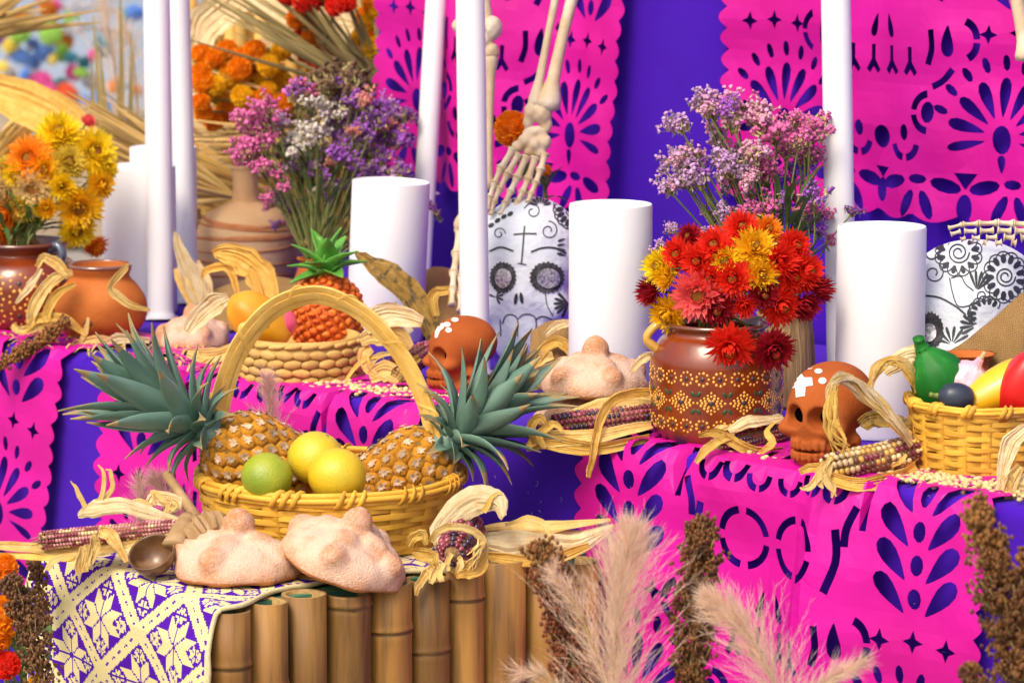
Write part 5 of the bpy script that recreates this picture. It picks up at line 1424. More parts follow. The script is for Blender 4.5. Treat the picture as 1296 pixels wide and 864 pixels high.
# raffia bundle over the clay skull
rb = thing('husk_bundle', 'shredded golden husk draped from the clay skull to the basket', 'husk', PD(1100, 500, d3 - .02))
for i in range(16):
    j = rnd(-6, 6); husk(rb, [(1048 + rnd(-4, 4), 530 + rnd(-40, 22), -.04), (1053 + rnd(-4, 4), 486 + rnd(-6, 8), -.045), (1072 + j, 478 + rnd(-5, 8), -.03), (1100 + j, 502 + rnd(-8, 8), -.01), (1130 + j, 532 + rnd(-8, 8), 0), (1152, 556 + rnd(-8, 8), .02)], [1, 2, 2.6, 3.2, 3.4, 3], random.choice((m_husk, m_huskg, m_huskp)), (.3, -1, .4), .3, d3 - .02, nx=3)
for i in range(7): husk(rb, [(1098 + rnd(-5, 5), 500 + rnd(-6, 10), .02), (1108 + rnd(-4, 4), 470 + rnd(-6, 6), .02), (1128 + rnd(-6, 6), 456 + rnd(-5, 5), .03), (1152 + rnd(-3, 3), 470 + rnd(-6, 10), .04), (1160, 496, .05)], [1.5, 2.6, 3.2, 4, 3], random.choice((m_husk, m_huskg, m_huskp)), (.3, -1, .4), .3, d3 - .02, nx=3)
husk(rb, [(1118, 470, .05), (1140, 455, .05), (1160, 452, .05), (1168, 480, .06)], [8, 14, 14, 6], m_huskp, (0, -1, .5), -.2, d3 - .02)
for i in range(9):
    x = 1053 + rnd(-3, 10); husk(rb, [(x, 495 + rnd(-8, 8), -.045), (x + rnd(-10, 4), 525 + rnd(-6, 8), -.05), (x + rnd(-6, 18), 548 + rnd(-6, 10), -.05), (x + rnd(0, 24), 566 + rnd(-6, 12), -.045)], [2, 2.4, 1.8, .8], m_huskg, (.3, -1, .2), .3, d3 - .02, nx=2)
husk(rb, [(1090, 540, .05), (1110, 530, .06), (1150, 540, .05)], [10, 14, 10], m_leafd, (0, -1, .5), .3, d3 - .02)
# 4 corn at the left of the bamboo table
d4 = depth(PZ(120, 700, HT + .02))
c4_ = corn('pink corn with long pale husks at the left of the bamboo table', 120, 700, d4)
cob(c4_, PD(52, 684, d4), PD(240, 664, d4 - .03), 12 * d4 / FPX, ('pink', 'rose', 'cream', 'pink', 'wine'), 4)
husk(c4_, [(-14, 690, .02), (40, 694, .01), (90, 700, -.005), (150, 690, -.02), (215, 672, -.03)], [6, 9, 12, 13, 8], m_husk, (0, -.8, 1), .3, d4)
husk(c4_, [(98, 652, .0), (115, 642, -.01), (150, 638, -.02), (190, 648, -.02), (232, 660, -.02)], [4, 13, 12, 9, 4], m_huskp, (0, -.8, .8), -.3, d4)
husk(c4_, [(-10, 702, .02), (40, 704, .0), (100, 708, -.02)], [4, 6, 4], m_huskg, (0, -.8, 1), .2, d4)
husk(c4_, [(96, 700, -.02), (75, 706, -.03), (62, 716, -.035), (60, 722, -.035)], [2, 4, 4, 2], m_husk, (0, -1, .4), .2, d4)
for q, w in ((((106, 690), (108, 700), (104, 716), (106, 724)), [6, 9, 10, 6]), (((125, 672), (138, 676), (148, 690), (160, 712)), [6, 9, 7, 3]), (((118, 676), (120, 690), (114, 712)), [4, 7, 5])): husk(c4_, [(x, y, -.04) for x, y in q], w, m_husk, (0, -1, .5), .4, d4)
for q in (((110, 645), (98, 622), (90, 608)), ((118, 642), (130, 626), (132, 600), (124, 588)), ((128, 640), (142, 618), (140, 596), (134, 594)), ((200, 655), (186, 638), (170, 634), (162, 644)), ((205, 660), (212, 640), (200, 626), (192, 622), (196, 640)), ((200, 655), (222, 640), (214, 630))): husk(c4_, [(x, y, -.005) for x, y in q], [4, 3.4, 2.4, .8], m_husk, (.2, -1, .3), .4, d4, nx=3)
husk(c4_, [(188, 640, 0), (196, 630, 0), (222, 636, 0), (210, 650, 0)], [3, 9, 10, 3], m_huskp, (0, -1, .6), .2, d4)
sk_ = MB()
for i in range(60):
    b = PD(48 + rnd(0, 30), 682 + rnd(-6, 8), d4 - .01) - c4_.location; sk_.tube([b, b + V((rnd(-.012, .004), rnd(-.006, .004), rnd(-.006, .008)))], .0006, 3)
obj('corn_silk', sk_.mesh('corn_silk', m_cobend), c4_, kind='stuff')
# 5 corns at the right of the bamboo table
d5 = depth(PZ(580, 705, HT + .02))
c5 = corn('purple corn facing forward in curled husk right of the breads', 578, 706, d5)
cob(c5, PD(590, 668, d5 + .06), PD(572, 702, d5 - .045), 25 * d5 / FPX, ('ink', 'wine', 'rose'), 5)
husk(c5, [(556, 692, -.02), (558, 668, .01), (578, 644, .02), (604, 630, .02), (628, 634, .0), (637, 654, -.02)], [4, 14, 20, 20, 14, 5], m_huskp, (.1, -1, .5), -.35, d5)
husk(c5, [(545, 685, -.02), (555, 672, -.03), (575, 666, -.035), (600, 672, -.035), (614, 690, -.03), (610, 712, -.03)], [3, 5, 5, 5, 5, 3], m_husk, (0, -1, .4), .3, d5)
husk(c5, [(575, 728, -.035), (590, 720, -.04), (606, 716, -.035), (614, 700, -.03)], [6, 11, 11, 6], m_huskg, (0, -1, .2), .35, d5)
for q, w in ((((516, 690), (524, 680), (534, 676), (538, 690)), [4, 7, 7, 3]), (((522, 700), (536, 702), (548, 706), (552, 720)), [5, 9, 8, 4]), (((548, 715), (540, 726), (530, 740), (526, 752)), [4, 6, 5, 2]), (((540, 716), (548, 726), (545, 738)), [3, 5, 3]), (((562, 712), (556, 724), (560, 736)), [3, 5, 3]), (((572, 700), (566, 712), (568, 722)), [3, 4, 2]), (((580, 704), (584, 714), (578, 724)), [3, 5, 2])): husk(c5, [(x, y, -.05) for x, y in q], w, random.choice((m_huskg, m_husk)), (0, -1, .3), .4, d5)
for i in range(10): husk(c5, [(rnd(604, 618), rnd(668, 700), -.03), (rnd(598, 612), rnd(690, 706), -.045), (rnd(580, 610), rnd(700, 722), -.045)], [1.2, 1.5, .6], m_husk, (0, -1, .3), .2, d5, nx=2)
husk(c5, [(612, 648, .0), (622, 630, 0), (632, 624, 0), (636, 628, 0)], [4, 2.5, 1.5, .5], m_huskg, (0, -1, .3), .3, d5)
d6 = depth(PZ(690, 690, HT + .02))
c6 = corn('long pale husk wrapped corn lying to the right end of the bamboo table', 690, 695, d6)
husk(c6, [(606, 684, -.02), (640, 680, -.02), (690, 682, -.015), (735, 682, .0), (776, 664, .02)], [10, 22, 24, 18, 3], m_huskp, (0, -.8, .8), -.5, d6)
husk(c6, [(612, 668, .0), (650, 662, .0), (700, 664, .0), (772, 656, .02)], [6, 10, 12, 3], m_husk, (0, -.5, 1), -.3, d6)
husk(c6, [(608, 700, -.03), (650, 708, -.035), (700, 706, -.03), (745, 690, -.01)], [4, 8, 9, 4], m_huskg, (0, -1, .1), .35, d6)
husk(c6, [(640, 664, -.02), (668, 656, -.03), (690, 664, -.035), (696, 690, -.04), (694, 704, -.03)], [2, 4, 4, 3.4, 1.5], m_husk, (0, -1, .5), .2, d6)
m = MB(); m.tube([PD(615, 686, d6 + .005) - c6.location, PD(735, 682, d6 + .015) - c6.location], [17 * d6 / FPX, 12 * d6 / FPX], 12); obj('cob', m.mesh('cob', m_huskp), c6)
# 6.. loose husks on the shelf
def loose(label, px, py, strips, d=None, name='corn_husk'):
    d = d if d is not None else depth(SHF(px, py)); t = thing(name, label, 'husk', PD(px, py, d))
    for s_ in strips: husk(t, s_[0], s_[1], s_[2] if len(s_) > 2 else m_husk, s_[3] if len(s_) > 3 else (0, -1, .3), s_[4] if len(s_) > 4 else .35, d)
    return t
loose('big freckled golden leaf curling over the papaya', 315, 430, [([(345, 420), (340, 385), (330, 350), (310, 330), (284, 320), (270, 322)], [6, 14, 19, 18, 12, 6], m_huskg), ([(256, 352), (262, 342), (285, 338), (296, 352), (300, 370)], [2, 5, 6, 5, 3], m_huskg)], depth(SHF(320, 448)))
loose('pale upright husk beside the leftmost pole', 240, 420, [([(258, 385), (248, 360), (236, 335), (224, 305), (221, 292)], [10, 14, 10, 5, 1], m_huskp), ([(246, 388), (232, 360), (222, 340)], [8, 9, 3], m_husk), ([(262, 384), (262, 358), (250, 330)], [6, 8, 2], m_huskp)], depth(SHF(240, 418)) + .05)
loose('cream husk lying across the sugared bread by the poles', 262, 445, [([(290, 378), (272, 385), (252, 402), (238, 420)], [8, 14, 13, 6], m_huskp), ([(190, 392), (165, 386), (146, 372), (140, 362), (158, 340), (160, 334)], [2, 5, 6, 4, 5, 2], m_husk), ([(238, 446, -.02), (270, 452, -.04), (300, 440, -.04)], [6, 12, 7], m_husk)], depth(SHF(262, 452)) - .05)
loose('dry brown speckled corn leaf arching over the tilted candle', 520, 440, [([(450, 318, .02), (462, 330, .01), (490, 350), (520, 378), (540, 410), (548, 440)], [2, 9, 18, 20, 14, 6], m_leafd, (.3, -1, .3), .45), ([(552, 400), (548, 376), (556, 368), (572, 370), (570, 388)], [4, 7, 6, 6, 3], m_huskg), ([(500, 382), (508, 400), (520, 420)], [2, 5, 4], m_huskp)], depth(SHF(520, 462)) + .02)
c7 = corn('husk wrapped corn behind the basket handle by the turned clay skull', 510, 485, depth(SHF(510, 486)))
d7 = depth(c7.location); cob(c7, PD(500, 470, d7), PD(548, 440, d7 + .05), 17 * d7 / FPX, ('wine', 'rose', 'wine'), 7)
for q, w, mm_ in ((((462, 418), (480, 402), (505, 400), (535, 408)), [8, 16, 15, 7], m_huskp), (((456, 432), (475, 425), (500, 425), (520, 440)), [6, 14, 14, 6], m_husk), (((468, 478), (485, 470), (505, 478), (525, 490)), [8, 14, 12, 6], m_husk), (((430, 492), (452, 462), (470, 452), (486, 452)), [1.5, 3, 3, 2], m_huskg), (((470, 474), (470, 460), (480, 450), (500, 446)), [2, 4, 4, 2], m_husk), (((495, 490), (505, 475), (515, 462), (530, 452)), [6, 10, 8, 4], m_leafd), (((470, 440), (460, 450), (466, 466), (476, 474)), [6, 8, 6, 3], m_husk)):
    husk(c7, [(x, y, -.03) for x, y in q], w, mm_, (0, -1, .4), .35, d7)
loose('crumpled husks heaped between the dotted jar and terracotta pot', 70, 438, [([(88, 352, .0), (72, 334, 0), (56, 326), (46, 338)], [4, 7, 6, 3], m_husk), ([(52, 340), (42, 356), (30, 372), (20, 384)], [3, 5, 4, 1.5], m_huskp), ([(92, 345), (70, 352), (52, 372), (40, 400), (44, 420)], [4, 7, 8, 7, 4], m_husk), ([(95, 360), (72, 372), (60, 398), (66, 420)], [3, 6, 6, 4], m_huskg), ([(30, 420), (50, 404), (80, 404), (110, 424)], [3, 7, 7, 3], m_huskg), ([(14, 412), (30, 418), (60, 412)], [4, 6, 3], m_husk), ([(100, 436), (108, 420), (112, 402)], [2, 4, 1.5], m_husk), ([(130, 436), (150, 428), (190, 432)], [3, 7, 4], m_huskp), ([(90, 440), (120, 430), (160, 436)], [3, 7, 4], m_husk)], depth(SHF(70, 440)) - .005)
sf = thing('husk_shreds', 'shredded husk litter under the pots at the left end', 'husk', PD(60, 430, depth(SHF(60, 438))), kind=None)
m = MB()
for i in range(150):
    p = SHF(rnd(8, 290), rnd(0, 1)); x = rnd(5, 300); p = SHF(x, 436 + (x - 60) * .16 + rnd(-22, 8)) - sf.location; a = rnd(0, 6.28); d = V((math.cos(a), math.sin(a), rnd(-.05, .3))) * rnd(.012, .035)
    m.ribbon(smooth([p + ZZ * .002, p + d * .5 + ZZ * rnd(.003, .012), p + d + ZZ * .002], 2), [.001, .002, .0022, .0015, .0006], ZZ, .3, 0, 2)
o_ = obj('shreds', m.mesh('shreds', m_husk), sf, kind='stuff')
loose('pale husk strips behind the stacked breads', 700, 470, [([(676, 462), (690, 440), (708, 432), (722, 445), (724, 462)], [4, 7, 8, 6, 3], m_huskg), ([(690, 424), (705, 412), (726, 408)], [3, 6, 4], m_huskp), ([(668, 470), (680, 455), (700, 450)], [5, 9, 5], m_husk)], depth(SHF(700, 500)))
loose('frayed pale husk at the right end of the shelf', 1284, 640, [([(1300, 540), (1280, 560), (1272, 585), (1266, 620)], [8, 12, 10, 4], m_huskp), ([(1292, 590), (1280, 610), (1276, 636)], [6, 10, 5], m_husk), ([(1300, 600), (1290, 620), (1292, 645)], [6, 9, 4], m_huskp), ([(1272, 600), (1284, 615), (1300, 622)], [5, 8, 5], m_husk)], depth(SHF(1284, 628)) - .01)

# ================================================================== loose kernels on the shelf
m_bean = mat('dried maize kernels', (.74, .56, .28), (.66, .46, .18), .5, scale=80, island=.2)
def kernels(label, spots):
    m = MB(); rg = random.Random(5)
    for (x0, y0, x1, y1, n, sp) in spots:
        for i in range(n):
            f = rg.random(); p = SHF(x0 + (x1 - x0) * f, y0 + (y1 - y0) * f + rg.gauss(0, sp)); r = rg.uniform(.0032, .0048)
            if st(p)[1] < .012: continue
            m.ell(p + ZZ * r * rg.uniform(.6, 1.6), (r, r * .8, r * .62), 7, 5, 0, Matrix.Rotation(rg.uniform(0, 6.28), 3, 'Z') @ Matrix.Rotation(rg.uniform(-.7, .7), 3, 'X'))
    t = thing('maize_kernels', label, 'kernels', me=m.mesh('maize_kernels', m_bean)); t['kind'] = 'stuff'
kernels('pale dried maize kernels strewn under the baskets', [(1095, 598, 1300, 628, 420, 4), (1110, 590, 1300, 612, 160, 5), (380, 486, 540, 504, 260, 4), (520, 500, 600, 514, 60, 4), (880, 578, 980, 588, 24, 4)])

# ================================================================== burlap
m_burlap = bpy.data.materials.new('burlap'); m_burlap.use_nodes = True
_n = m_burlap.node_tree; _b = _n.nodes['Principled BSDF']; _tc = _n.nodes.new('ShaderNodeTexCoord')
_w = []
for ax_ in ('X', 'Z'):
    w = _n.nodes.new('ShaderNodeTexWave'); w.bands_direction = ax_; w.inputs['Scale'].default_value = 150; w.inputs['Distortion'].default_value = .6; _n.links.new(_tc.outputs['Object'], w.inputs['Vector']); _w.append(w)
_mu = _n.nodes.new('ShaderNodeMath'); _mu.operation = 'MULTIPLY'; _n.links.new(_w[0].outputs['Fac'], _mu.inputs[0]); _n.links.new(_w[1].outputs['Fac'], _mu.inputs[1])
_r = _n.nodes.new('ShaderNodeMix'); _r.data_type = 'RGBA'; _r.inputs[6].default_value = (.25, .14, .045, 1); _r.inputs[7].default_value = (.46, .28, .10, 1); _n.links.new(_mu.outputs[0], _r.inputs[0]); _n.links.new(_r.outputs[2], _b.inputs['Base Color'])
_bp = _n.nodes.new('ShaderNodeBump'); _bp.inputs['Distance'].default_value = .0012; _n.links.new(_mu.outputs[0], _bp.inputs['Height']); _n.links.new(_bp.outputs[0], _b.inputs['Normal']); _b.inputs['Roughness'].default_value = .95
def burlap(label, rows, folds):
    """rows of photo points (x, y, distance) spanning the cloth"""
    t = thing('burlap_cloth', label, 'cloth', PD(*rows[-1][0]))
    cols = [smooth([PD(*p) for p in r], 8) for r in rows]; n = len(cols[0]); G = []
    for j in range(n): G.append(smooth([c[j] for c in cols], 8))
    k = len(G[0]); vs = []
    for j in range(n):
        for i in range(k):
            p = G[j][i]; vs.append(p + V((0, -1, .3)) * (folds * (math.sin(j * .55 + i * .22) + .5 * math.sin(j * 1.1 - i * .4) + .6 * noise.noise(p * 25))) - t.location)
    fs = [(j * k + i, j * k + i + 1, (j + 1) * k + i + 1, (j + 1) * k + i) for j in range(n - 1) for i in range(k - 1)]
    v2, f2 = thicken(vs, fs, [V((0, 1, 0))] * len(vs), .002); m = MB(); m.add(v2, f2); obj('fabric', m.mesh('fabric', m_burlap), t)
dx = depth(pX) - .10
burlap('folded burlap draped in front of the flowered skull', [[(1186, 452, dx), (1215, 436, dx - .01), (1255, 405, dx - .02), (1300, 366, dx - .02), (1340, 350, dx)], [(1184, 470, dx - .02), (1222, 465, dx - .03), (1262, 440, dx - .05), (1304, 420, dx - .05), (1340, 400, dx - .02)], [(1182, 520, dx - .03), (1222, 520, dx - .04), (1262, 520, dx - .06), (1304, 520, dx - .06), (1340, 520, dx - .03)]], .005)
dq = depth(SHF(560, 430))
burlap('burlap heaped behind the hanging skeleton fingers', [[(500, 372, dq + .12), (530, 346, dq + .12), (560, 338, dq + .12), (600, 352, dq + .14), (640, 372, dq + .16)], [(500, 400, dq + .05), (530, 380, dq + .06), (560, 370, dq + .05), (600, 384, dq + .08), (640, 400, dq + .1)], [(500, 435, dq + .02), (530, 425, dq), (560, 425, dq), (600, 432, dq), (640, 440, dq)]], .004)
dq = depth(SHF(350, 420))
burlap('burlap heaped behind the papaya and plaited basket', [[(262, 372, dq + .1), (300, 356, dq + .1), (350, 350, dq + .1), (400, 362, dq + .12), (440, 380, dq + .12)], [(262, 395, dq + .05), (300, 380, dq + .05), (350, 374, dq + .05), (400, 384, dq + .05), (440, 395, dq + .06)], [(262, 425, dq), (300, 418, dq), (350, 416, dq), (400, 420, dq), (440, 425, dq)]], .004)
dq = depth(SHF(690, 500))
burlap('burlap tucked behind the husks beside the painted skull', [[(672, 420, dq + .05), (695, 406, dq + .05), (722, 404, dq + .05)], [(670, 450, dq + .02), (695, 446, dq + .01), (726, 446, dq + .02)], [(668, 492, dq), (695, 494, dq), (728, 496, dq)]], .003)

# ================================================================== kitchen tools on the bamboo table
m_toolw = mat('turned wood', (.42, .27, .13), (.32, .19, .08), .6, scale=20, stretch=(3, 3, .6), bump=.0008, bscale=120)
m_bowl = mat('burnished wood', (.10, .042, .016), (.17, .08, .03), .35, scale=26, coat=.3, c3=(.30, .17, .08), c3lo=.55, c3hi=.7, c3scale=24)
pl_ = PZ(192, 728, HT + .008); kk = mm(pl_)
ld = thing('wooden_ladle', 'dark round wooden ladle resting beside the flat bread', 'ladle', pl_)
rb_ = 31 * kk; ax = V((-.25, -.55, .8)).normalized(); Mq = ax.to_track_quat('Z', 'Y').to_matrix(); m = MB()
m.lathe([(rb_ * math.sin(a), -rb_ * math.cos(a)) for a in [math.pi / 2 * i / 8 for i in range(9)]] + [(rb_ * .985, .0012), (rb_ * .93, .0005)] + [(rb_ * .92 * math.sin(a), -rb_ * .92 * math.cos(a)) for a in [math.pi / 2 * (8 - i) / 8 for i in range(9)]], 32, 0, Mq)
m.v = [(x, y, z + rb_ * .98) for x, y, z in m.v]; obj('bowl', m.mesh('bowl', m_bowl), ld)
m = MB(); a = V((0, 0, rb_)) + Mq @ V((rb_ * .75, rb_ * .55, -.004)); e = PD(238, 652, depth(pl_) + .05) - pl_; m.tube(smooth([a, a.lerp(e, .4) + ZZ * .004, e], 5), [.015, .012, .010, .009], 12, flat=.6); obj('handle', m.mesh('handle', m_toolw), ld)
h0, h1 = PD(211, 600, depth(pl_) + .11), PD(266, 680, depth(pl_) + .02)
ml = thing('wooden_whisk', 'carved wooden chocolate whisk leaning behind the ladle', 'whisk', h1); q = (h0 - h1); n = q.normalized(); Mq = n.to_track_quat('Z', 'Y').to_matrix()
m = MB(); m.tube([q * f for f in (.3, .5, .8, 1)], [.0068, .0062, .0058, .0064], 12); obj('stick', m.mesh('stick', m_toolw), ml)
m = MB(); m.lathe([(.004, -.012), (.020, -.010), (.026, 0), (.027, .012), (.022, .022), (.012, .030), (.008, .036)], 60, 0, Mq, wob=lambda a, z: .16 * (1 if math.sin(a * 10) > 0 else -1) * (1 if z < .024 else .1)); obj('carved_head', shade_auto(m.mesh('carved_head', m_toolw), 30), ml)
m = MB(); m.lathe([(.016, .016), (.021, .019), (.016, .023)], 30, 0, Mq); obj('ring', m.mesh('ring', m_toolw), ml)
# ================================================================== plumes and seed heads
m_plume = mat('pampas plume', (.90, .70, .52), (.80, .58, .42), .8, scale=40, trans=.45, spec=.2, island=.22)
m_plumep = mat('pinkish plume', (.74, .48, .44), (.66, .40, .36), .8, scale=40, trans=.3, spec=.2, island=.2)
m_reed = mat('reed stalk', (.38, .26, .10), (.28, .2, .07), .6, scale=20)
def plume(label, pts, d, wpx, nb, nh, m_, seed, wprof=(.8, 1, 1, .85, .6, .34, .12), stalk=None, group='pampas plumes'):
    rg = random.Random(seed); P = [PD(x, y, d + (z[0] if z else 0)) for x, y, *z in pts]; o = P[0]; P = smooth([p - o for p in P], 10); k = d / FPX
    t = thing('pampas_plume', label, 'plume', o, None, group)
    st_ = MB(); st_.tube(P, [.0024, .0016, .0006], 6); obj('stalk', st_.mesh('stalk', m_reed), t)
    if stalk is not None:
        s2 = MB(); s2.tube(smooth([stalk - o, (stalk - o) * .5 + V((.01, 0, 0)), V((0, 0, 0))], 5), .0026, 6); obj('lower_stalk', s2.mesh('lower_stalk', m_reed), t)
    W_ = resamp(list(wprof), 40); mb = MB(); n = len(P) - 1
    def hair(b, d_, l, w):
        s_ = d_.cross(V((rg.uniform(-.4, .4), 1, rg.uniform(-.4, .4)))); s_ = s_.normalized() * w if s_.length > 1e-6 else V((w, 0, 0))
        bend = V((rg.gauss(0, .12), rg.gauss(0, .12), rg.uniform(-.14, .10))) * l; mid = b + d_ * l * .5 + bend * .3; tip = b + d_ * l + bend
        mb.add([b - s_, b + s_, mid + s_ * .8, mid - s_ * .8, tip], [(0, 1, 2, 3), (3, 2, 4)])
    for i in range(nb):
        f = rg.random() ** .9; x = f * n; j = min(int(x), n - 1); b = P[j].lerp(P[j + 1], x - j); ax = (P[j + 1] - P[j]).normalized()
        r = ax.orthogonal(); r.rotate(Quaternion(ax, rg.uniform(0, 6.283))); r.normalize()
        w = W_[min(39, int(f * 39))] * wpx * k; an = R(rg.uniform(10, 48)); d_ = ax * math.cos(an) + r * math.sin(an); l = max(.012, w / math.sin(R(40)) * rg.uniform(.35, 1.25))
        prev = b; curve = V((0, 0, -.12 * rg.random()))
        for h in range(nh):
            g_ = (h + 1) / nh; q = b + d_ * l * g_ + curve * l * g_ * g_
            if h % 3 == 2: hair(prev, (q - prev).normalized(), (q - prev).length * 1.2, .00022); prev = q
            hd_ = (d_ + rvec(.45)).normalized(); hair(q, hd_, rg.uniform(.006, .022), .00019)
    obj('feathery_hairs', mb.mesh('feathery_hairs', m_, False), t, kind='stuff'); return t
plume('tall broad pampas plume in front of the bamboo table end', [(778, 930), (776, 860), (780, 790), (788, 730), (798, 678)], 3.72, 92, 430, 15, m_plume, 1)
plume('pampas plume leaning left before the lower banner', [(1000, 930), (978, 860), (945, 800), (900, 758)], 3.70, 64, 270, 14, m_plume, 2)
plume('low pampas plume at the bottom edge below the banner circle', [(985, 940), (1015, 890), (1050, 858), (1090, 838)], 3.68, 30, 90, 13, m_plume, 3)
plume('small pampas plume low at the bottom edge by the red seed head', [(740, 930), (715, 880), (690, 856), (655, 850)], 3.74, 22, 60, 12, m_plume, 4)
plume('thin pampas plume left of the broad one', [(775, 900), (752, 820), (725, 760), (700, 725)], 3.73, 26, 90, 13, m_plume, 8)
plume('pink tinted plume rising behind the handled basket', [(352, 585), (348, 560), (342, 520), (340, 482)], 4.60, 26, 150, 13, m_plumep, 5, stalk=PD(356, 700, 4.6))
plume('pink tinted plume behind the wooden whisk', [(232, 690), (225, 660), (212, 630), (196, 606)], 4.56, 28, 120, 13, m_plumep, 6, stalk=PD(240, 740, 4.5))
plume('pink tinted plume behind the curled husks left of the whisk', [(180, 690), (178, 660), (180, 632), (176, 612)], 4.58, 20, 90, 12, m_plumep, 7, stalk=PD(180, 740, 4.5))
def seed_mat(n, c, c2): return mat(n, c, c2, .55, scale=40, spec=.35, island=.35)
m_sg = {'red': seed_mat('red sorghum', (.11, .022, .008), (.19, .048, .015)), 'brown': seed_mat('brown sorghum', (.085, .03, .008), (.17, .065, .014)), 'tan': seed_mat('tan sorghum', (.28, .12, .028), (.17, .065, .014)), 'dark': seed_mat('dark sorghum', (.10, .04, .015), (.16, .07, .025))}
def sorghum(label, pts, d, wpx, n, key, seed, key2=None, seedr=.0021, wprof=(.5, .9, 1, .95, .8, .55, .25)):
    rg = random.Random(seed); P = [PD(x, y, d + (z[0] if z else 0)) for x, y, *z in pts]; o = P[0]; P = smooth([p - o for p in P], 8); k = d / FPX; W_ = resamp(list(wprof), 40)
    t = thing('sorghum_head', label, 'seed head', o, None, 'sorghum seed heads'); s_ = MB(); s_.tube(P, [.003, .002, .001], 6); nn = len(P) - 1; mb = MB()
    nbr = n // 11
    for i in range(nbr):
        f = i / nbr; x = f * nn; j = min(int(x), nn - 1); b = P[j].lerp(P[j + 1], x - j); ax = (P[j + 1] - P[j]).normalized(); r = ax.orthogonal(); r.rotate(Quaternion(ax, i * 2.4 + rg.uniform(-.4, .4))); r.normalize()
        w = W_[min(39, int(f * 39))] * wpx * k * rg.uniform(.55, 1.25); e = b + r * w * .8 + ax * w * rg.uniform(.4, 1.3)
        s_.tube([b, b.lerp(e, .5) + r * w * .1, e], .0006, 4)
        for h in range(11):
            g_ = rg.uniform(.35, 1.08); c = b.lerp(e, g_) + V((rg.gauss(0, .0028), rg.gauss(0, .0028), rg.gauss(0, .0028))); q = seedr * rg.uniform(.75, 1.2); mi = 1 if key2 and f + rg.uniform(-.15, .15) > .72 else 0
            mb.ell(c, (q, q, q * 1.25), 6, 4, mi)
    obj('stalk', s_.mesh('stalk', m_reed), t); obj('seeds', mb.mesh('seeds', [m_sg[key], m_sg[key2 or key]]), t, kind='stuff')
sorghum('red sorghum head with tan tip at the bamboo table end', [(745, 930), (728, 850), (712, 780), (695, 730), (684, 694)], 3.76, 36, 2200, 'red', 1, 'tan')
sorghum('upright brown sorghum head between the pampas plumes', [(872, 900), (876, 830), (882, 760), (886, 700), (886, 664)], 3.78, 36, 2400, 'brown', 2)
sorghum('large brown sorghum head at the right edge', [(1300, 930), (1290, 850), (1275, 780), (1258, 710), (1236, 640)], 3.50, 42, 2600, 'brown', 3, 'tan')
sorghum('brown sorghum head cut by the right frame edge', [(1310, 930), (1306, 850), (1300, 780), (1298, 700)], 3.48, 34, 1300, 'brown', 4)
sorghum('short brown sorghum head at the lower right edge', [(1246, 940), (1244, 900), (1238, 870), (1226, 850)], 3.46, 22, 500, 'brown', 9)
sorghum('drooping tan sorghum head at the left end of the shelf', [(86, 402), (66, 420), (40, 438), (10, 456), (-12, 466)], depth(SHF(40, 440)) - .02, 11, 900, 'tan', 5)
sorghum('dark sorghum head beside the embroidered runner', [(64, 930), (52, 850), (40, 800), (26, 760), (12, 738)], 4.12, 26, 1300, 'dark', 6)
sorghum('dark sorghum head behind the runner corner', [(60, 800), (54, 770), (48, 730), (44, 712)], 4.35, 12, 400, 'dark', 7)

# ================================================================== lint on the purple cloth
m_lint = mat('white lint', (.75, .72, .78), rough=.9, trans=.2)
mb = MB(); rg = random.Random(21)
for i in range(330):
    s_ = rg.uniform(-.7, .75); q_ = rg.uniform(-.25, .5); p, n = drape(s_, q_, 0); p = p + n * (cloth_wave(s_, q_) + .0108 + .002 * (q_ > 0)) if rg.random() < .35 else p + n * (max(0, cloth_wave(s_, q_)) + .0012)
    a = n.orthogonal(); a.rotate(Quaternion(n, rg.uniform(0, 6.28))); a.normalize(); c = n.cross(a); l = rg.uniform(.002, .008)
    mb.tube(smooth([p, p + a * l * .6 + c * rg.uniform(-.4, .4) * l, p + a * l + c * rg.uniform(-.7, .7) * l], 3), .00018, 3)
t = thing('lint', 'fine white fibres scattered on the purple cloth', 'lint', me=mb.mesh('lint', m_lint)); t['kind'] = 'stuff'
# ================================================================== straw, palms and blooms behind the left end
m_palmd = mat('dry palm leaf', (.72, .50, .18), (.58, .37, .11), .65, scale=14, stretch=(1, 1, 1), trans=.25, rnd=.25, spec=.3)
m_palmg = mat('olive palm leaf', (.30, .23, .08), (.40, .30, .11), .6, scale=14, trans=.2, rnd=.25, spec=.35)
m_strawb = mat('golden straw', (.78, .54, .16), (.66, .40, .09), .7, scale=20, trans=.3, rnd=.25)
def frond(label, org, ends, d, w, m_, sag=.0):
    o = PD(*org, d); t = thing('palm_frond', label, 'palm leaf', o, None, 'dry palm fronds behind the altar')
    k = d / FPX
    for (x, y, dd) in ends:
        e = PD(x, y, d + dd) - o; md = e * .5 + V((0, rnd(-.03, .03), sag + rnd(-.01, .015))); mb = MB()
        mb.ribbon(smooth([V((0, 0, 0)), e * .2 + (md - e * .5) * .5, md, e], 3), [w * .35 * k, w * .8 * k, w * k, w * .75 * k, w * .15 * k], V((rnd(-.5, .5), -1, rnd(-.2, .6))), .35, 0, 2, 0, .0006)
        obj('leaflet', mb.mesh('leaflet', m_), t)
rg = random.Random(3)
frond('olive palm frond sweeping up left from the narrow banner', (488, 122), [(rg.uniform(225, 470) , rg.uniform(-70, 10) if i % 2 else rg.uniform(-20, 60), rg.uniform(-.1, .15)) for i in range(56)], 5.95, 3.2, m_palmg)
frond('pale palm frond crossing behind the statice', (520, 170), [(rg.uniform(200, 290), rg.uniform(60, 210), rg.uniform(-.1, .15)) for i in range(64)], 6.05, 3.2, m_palmd)
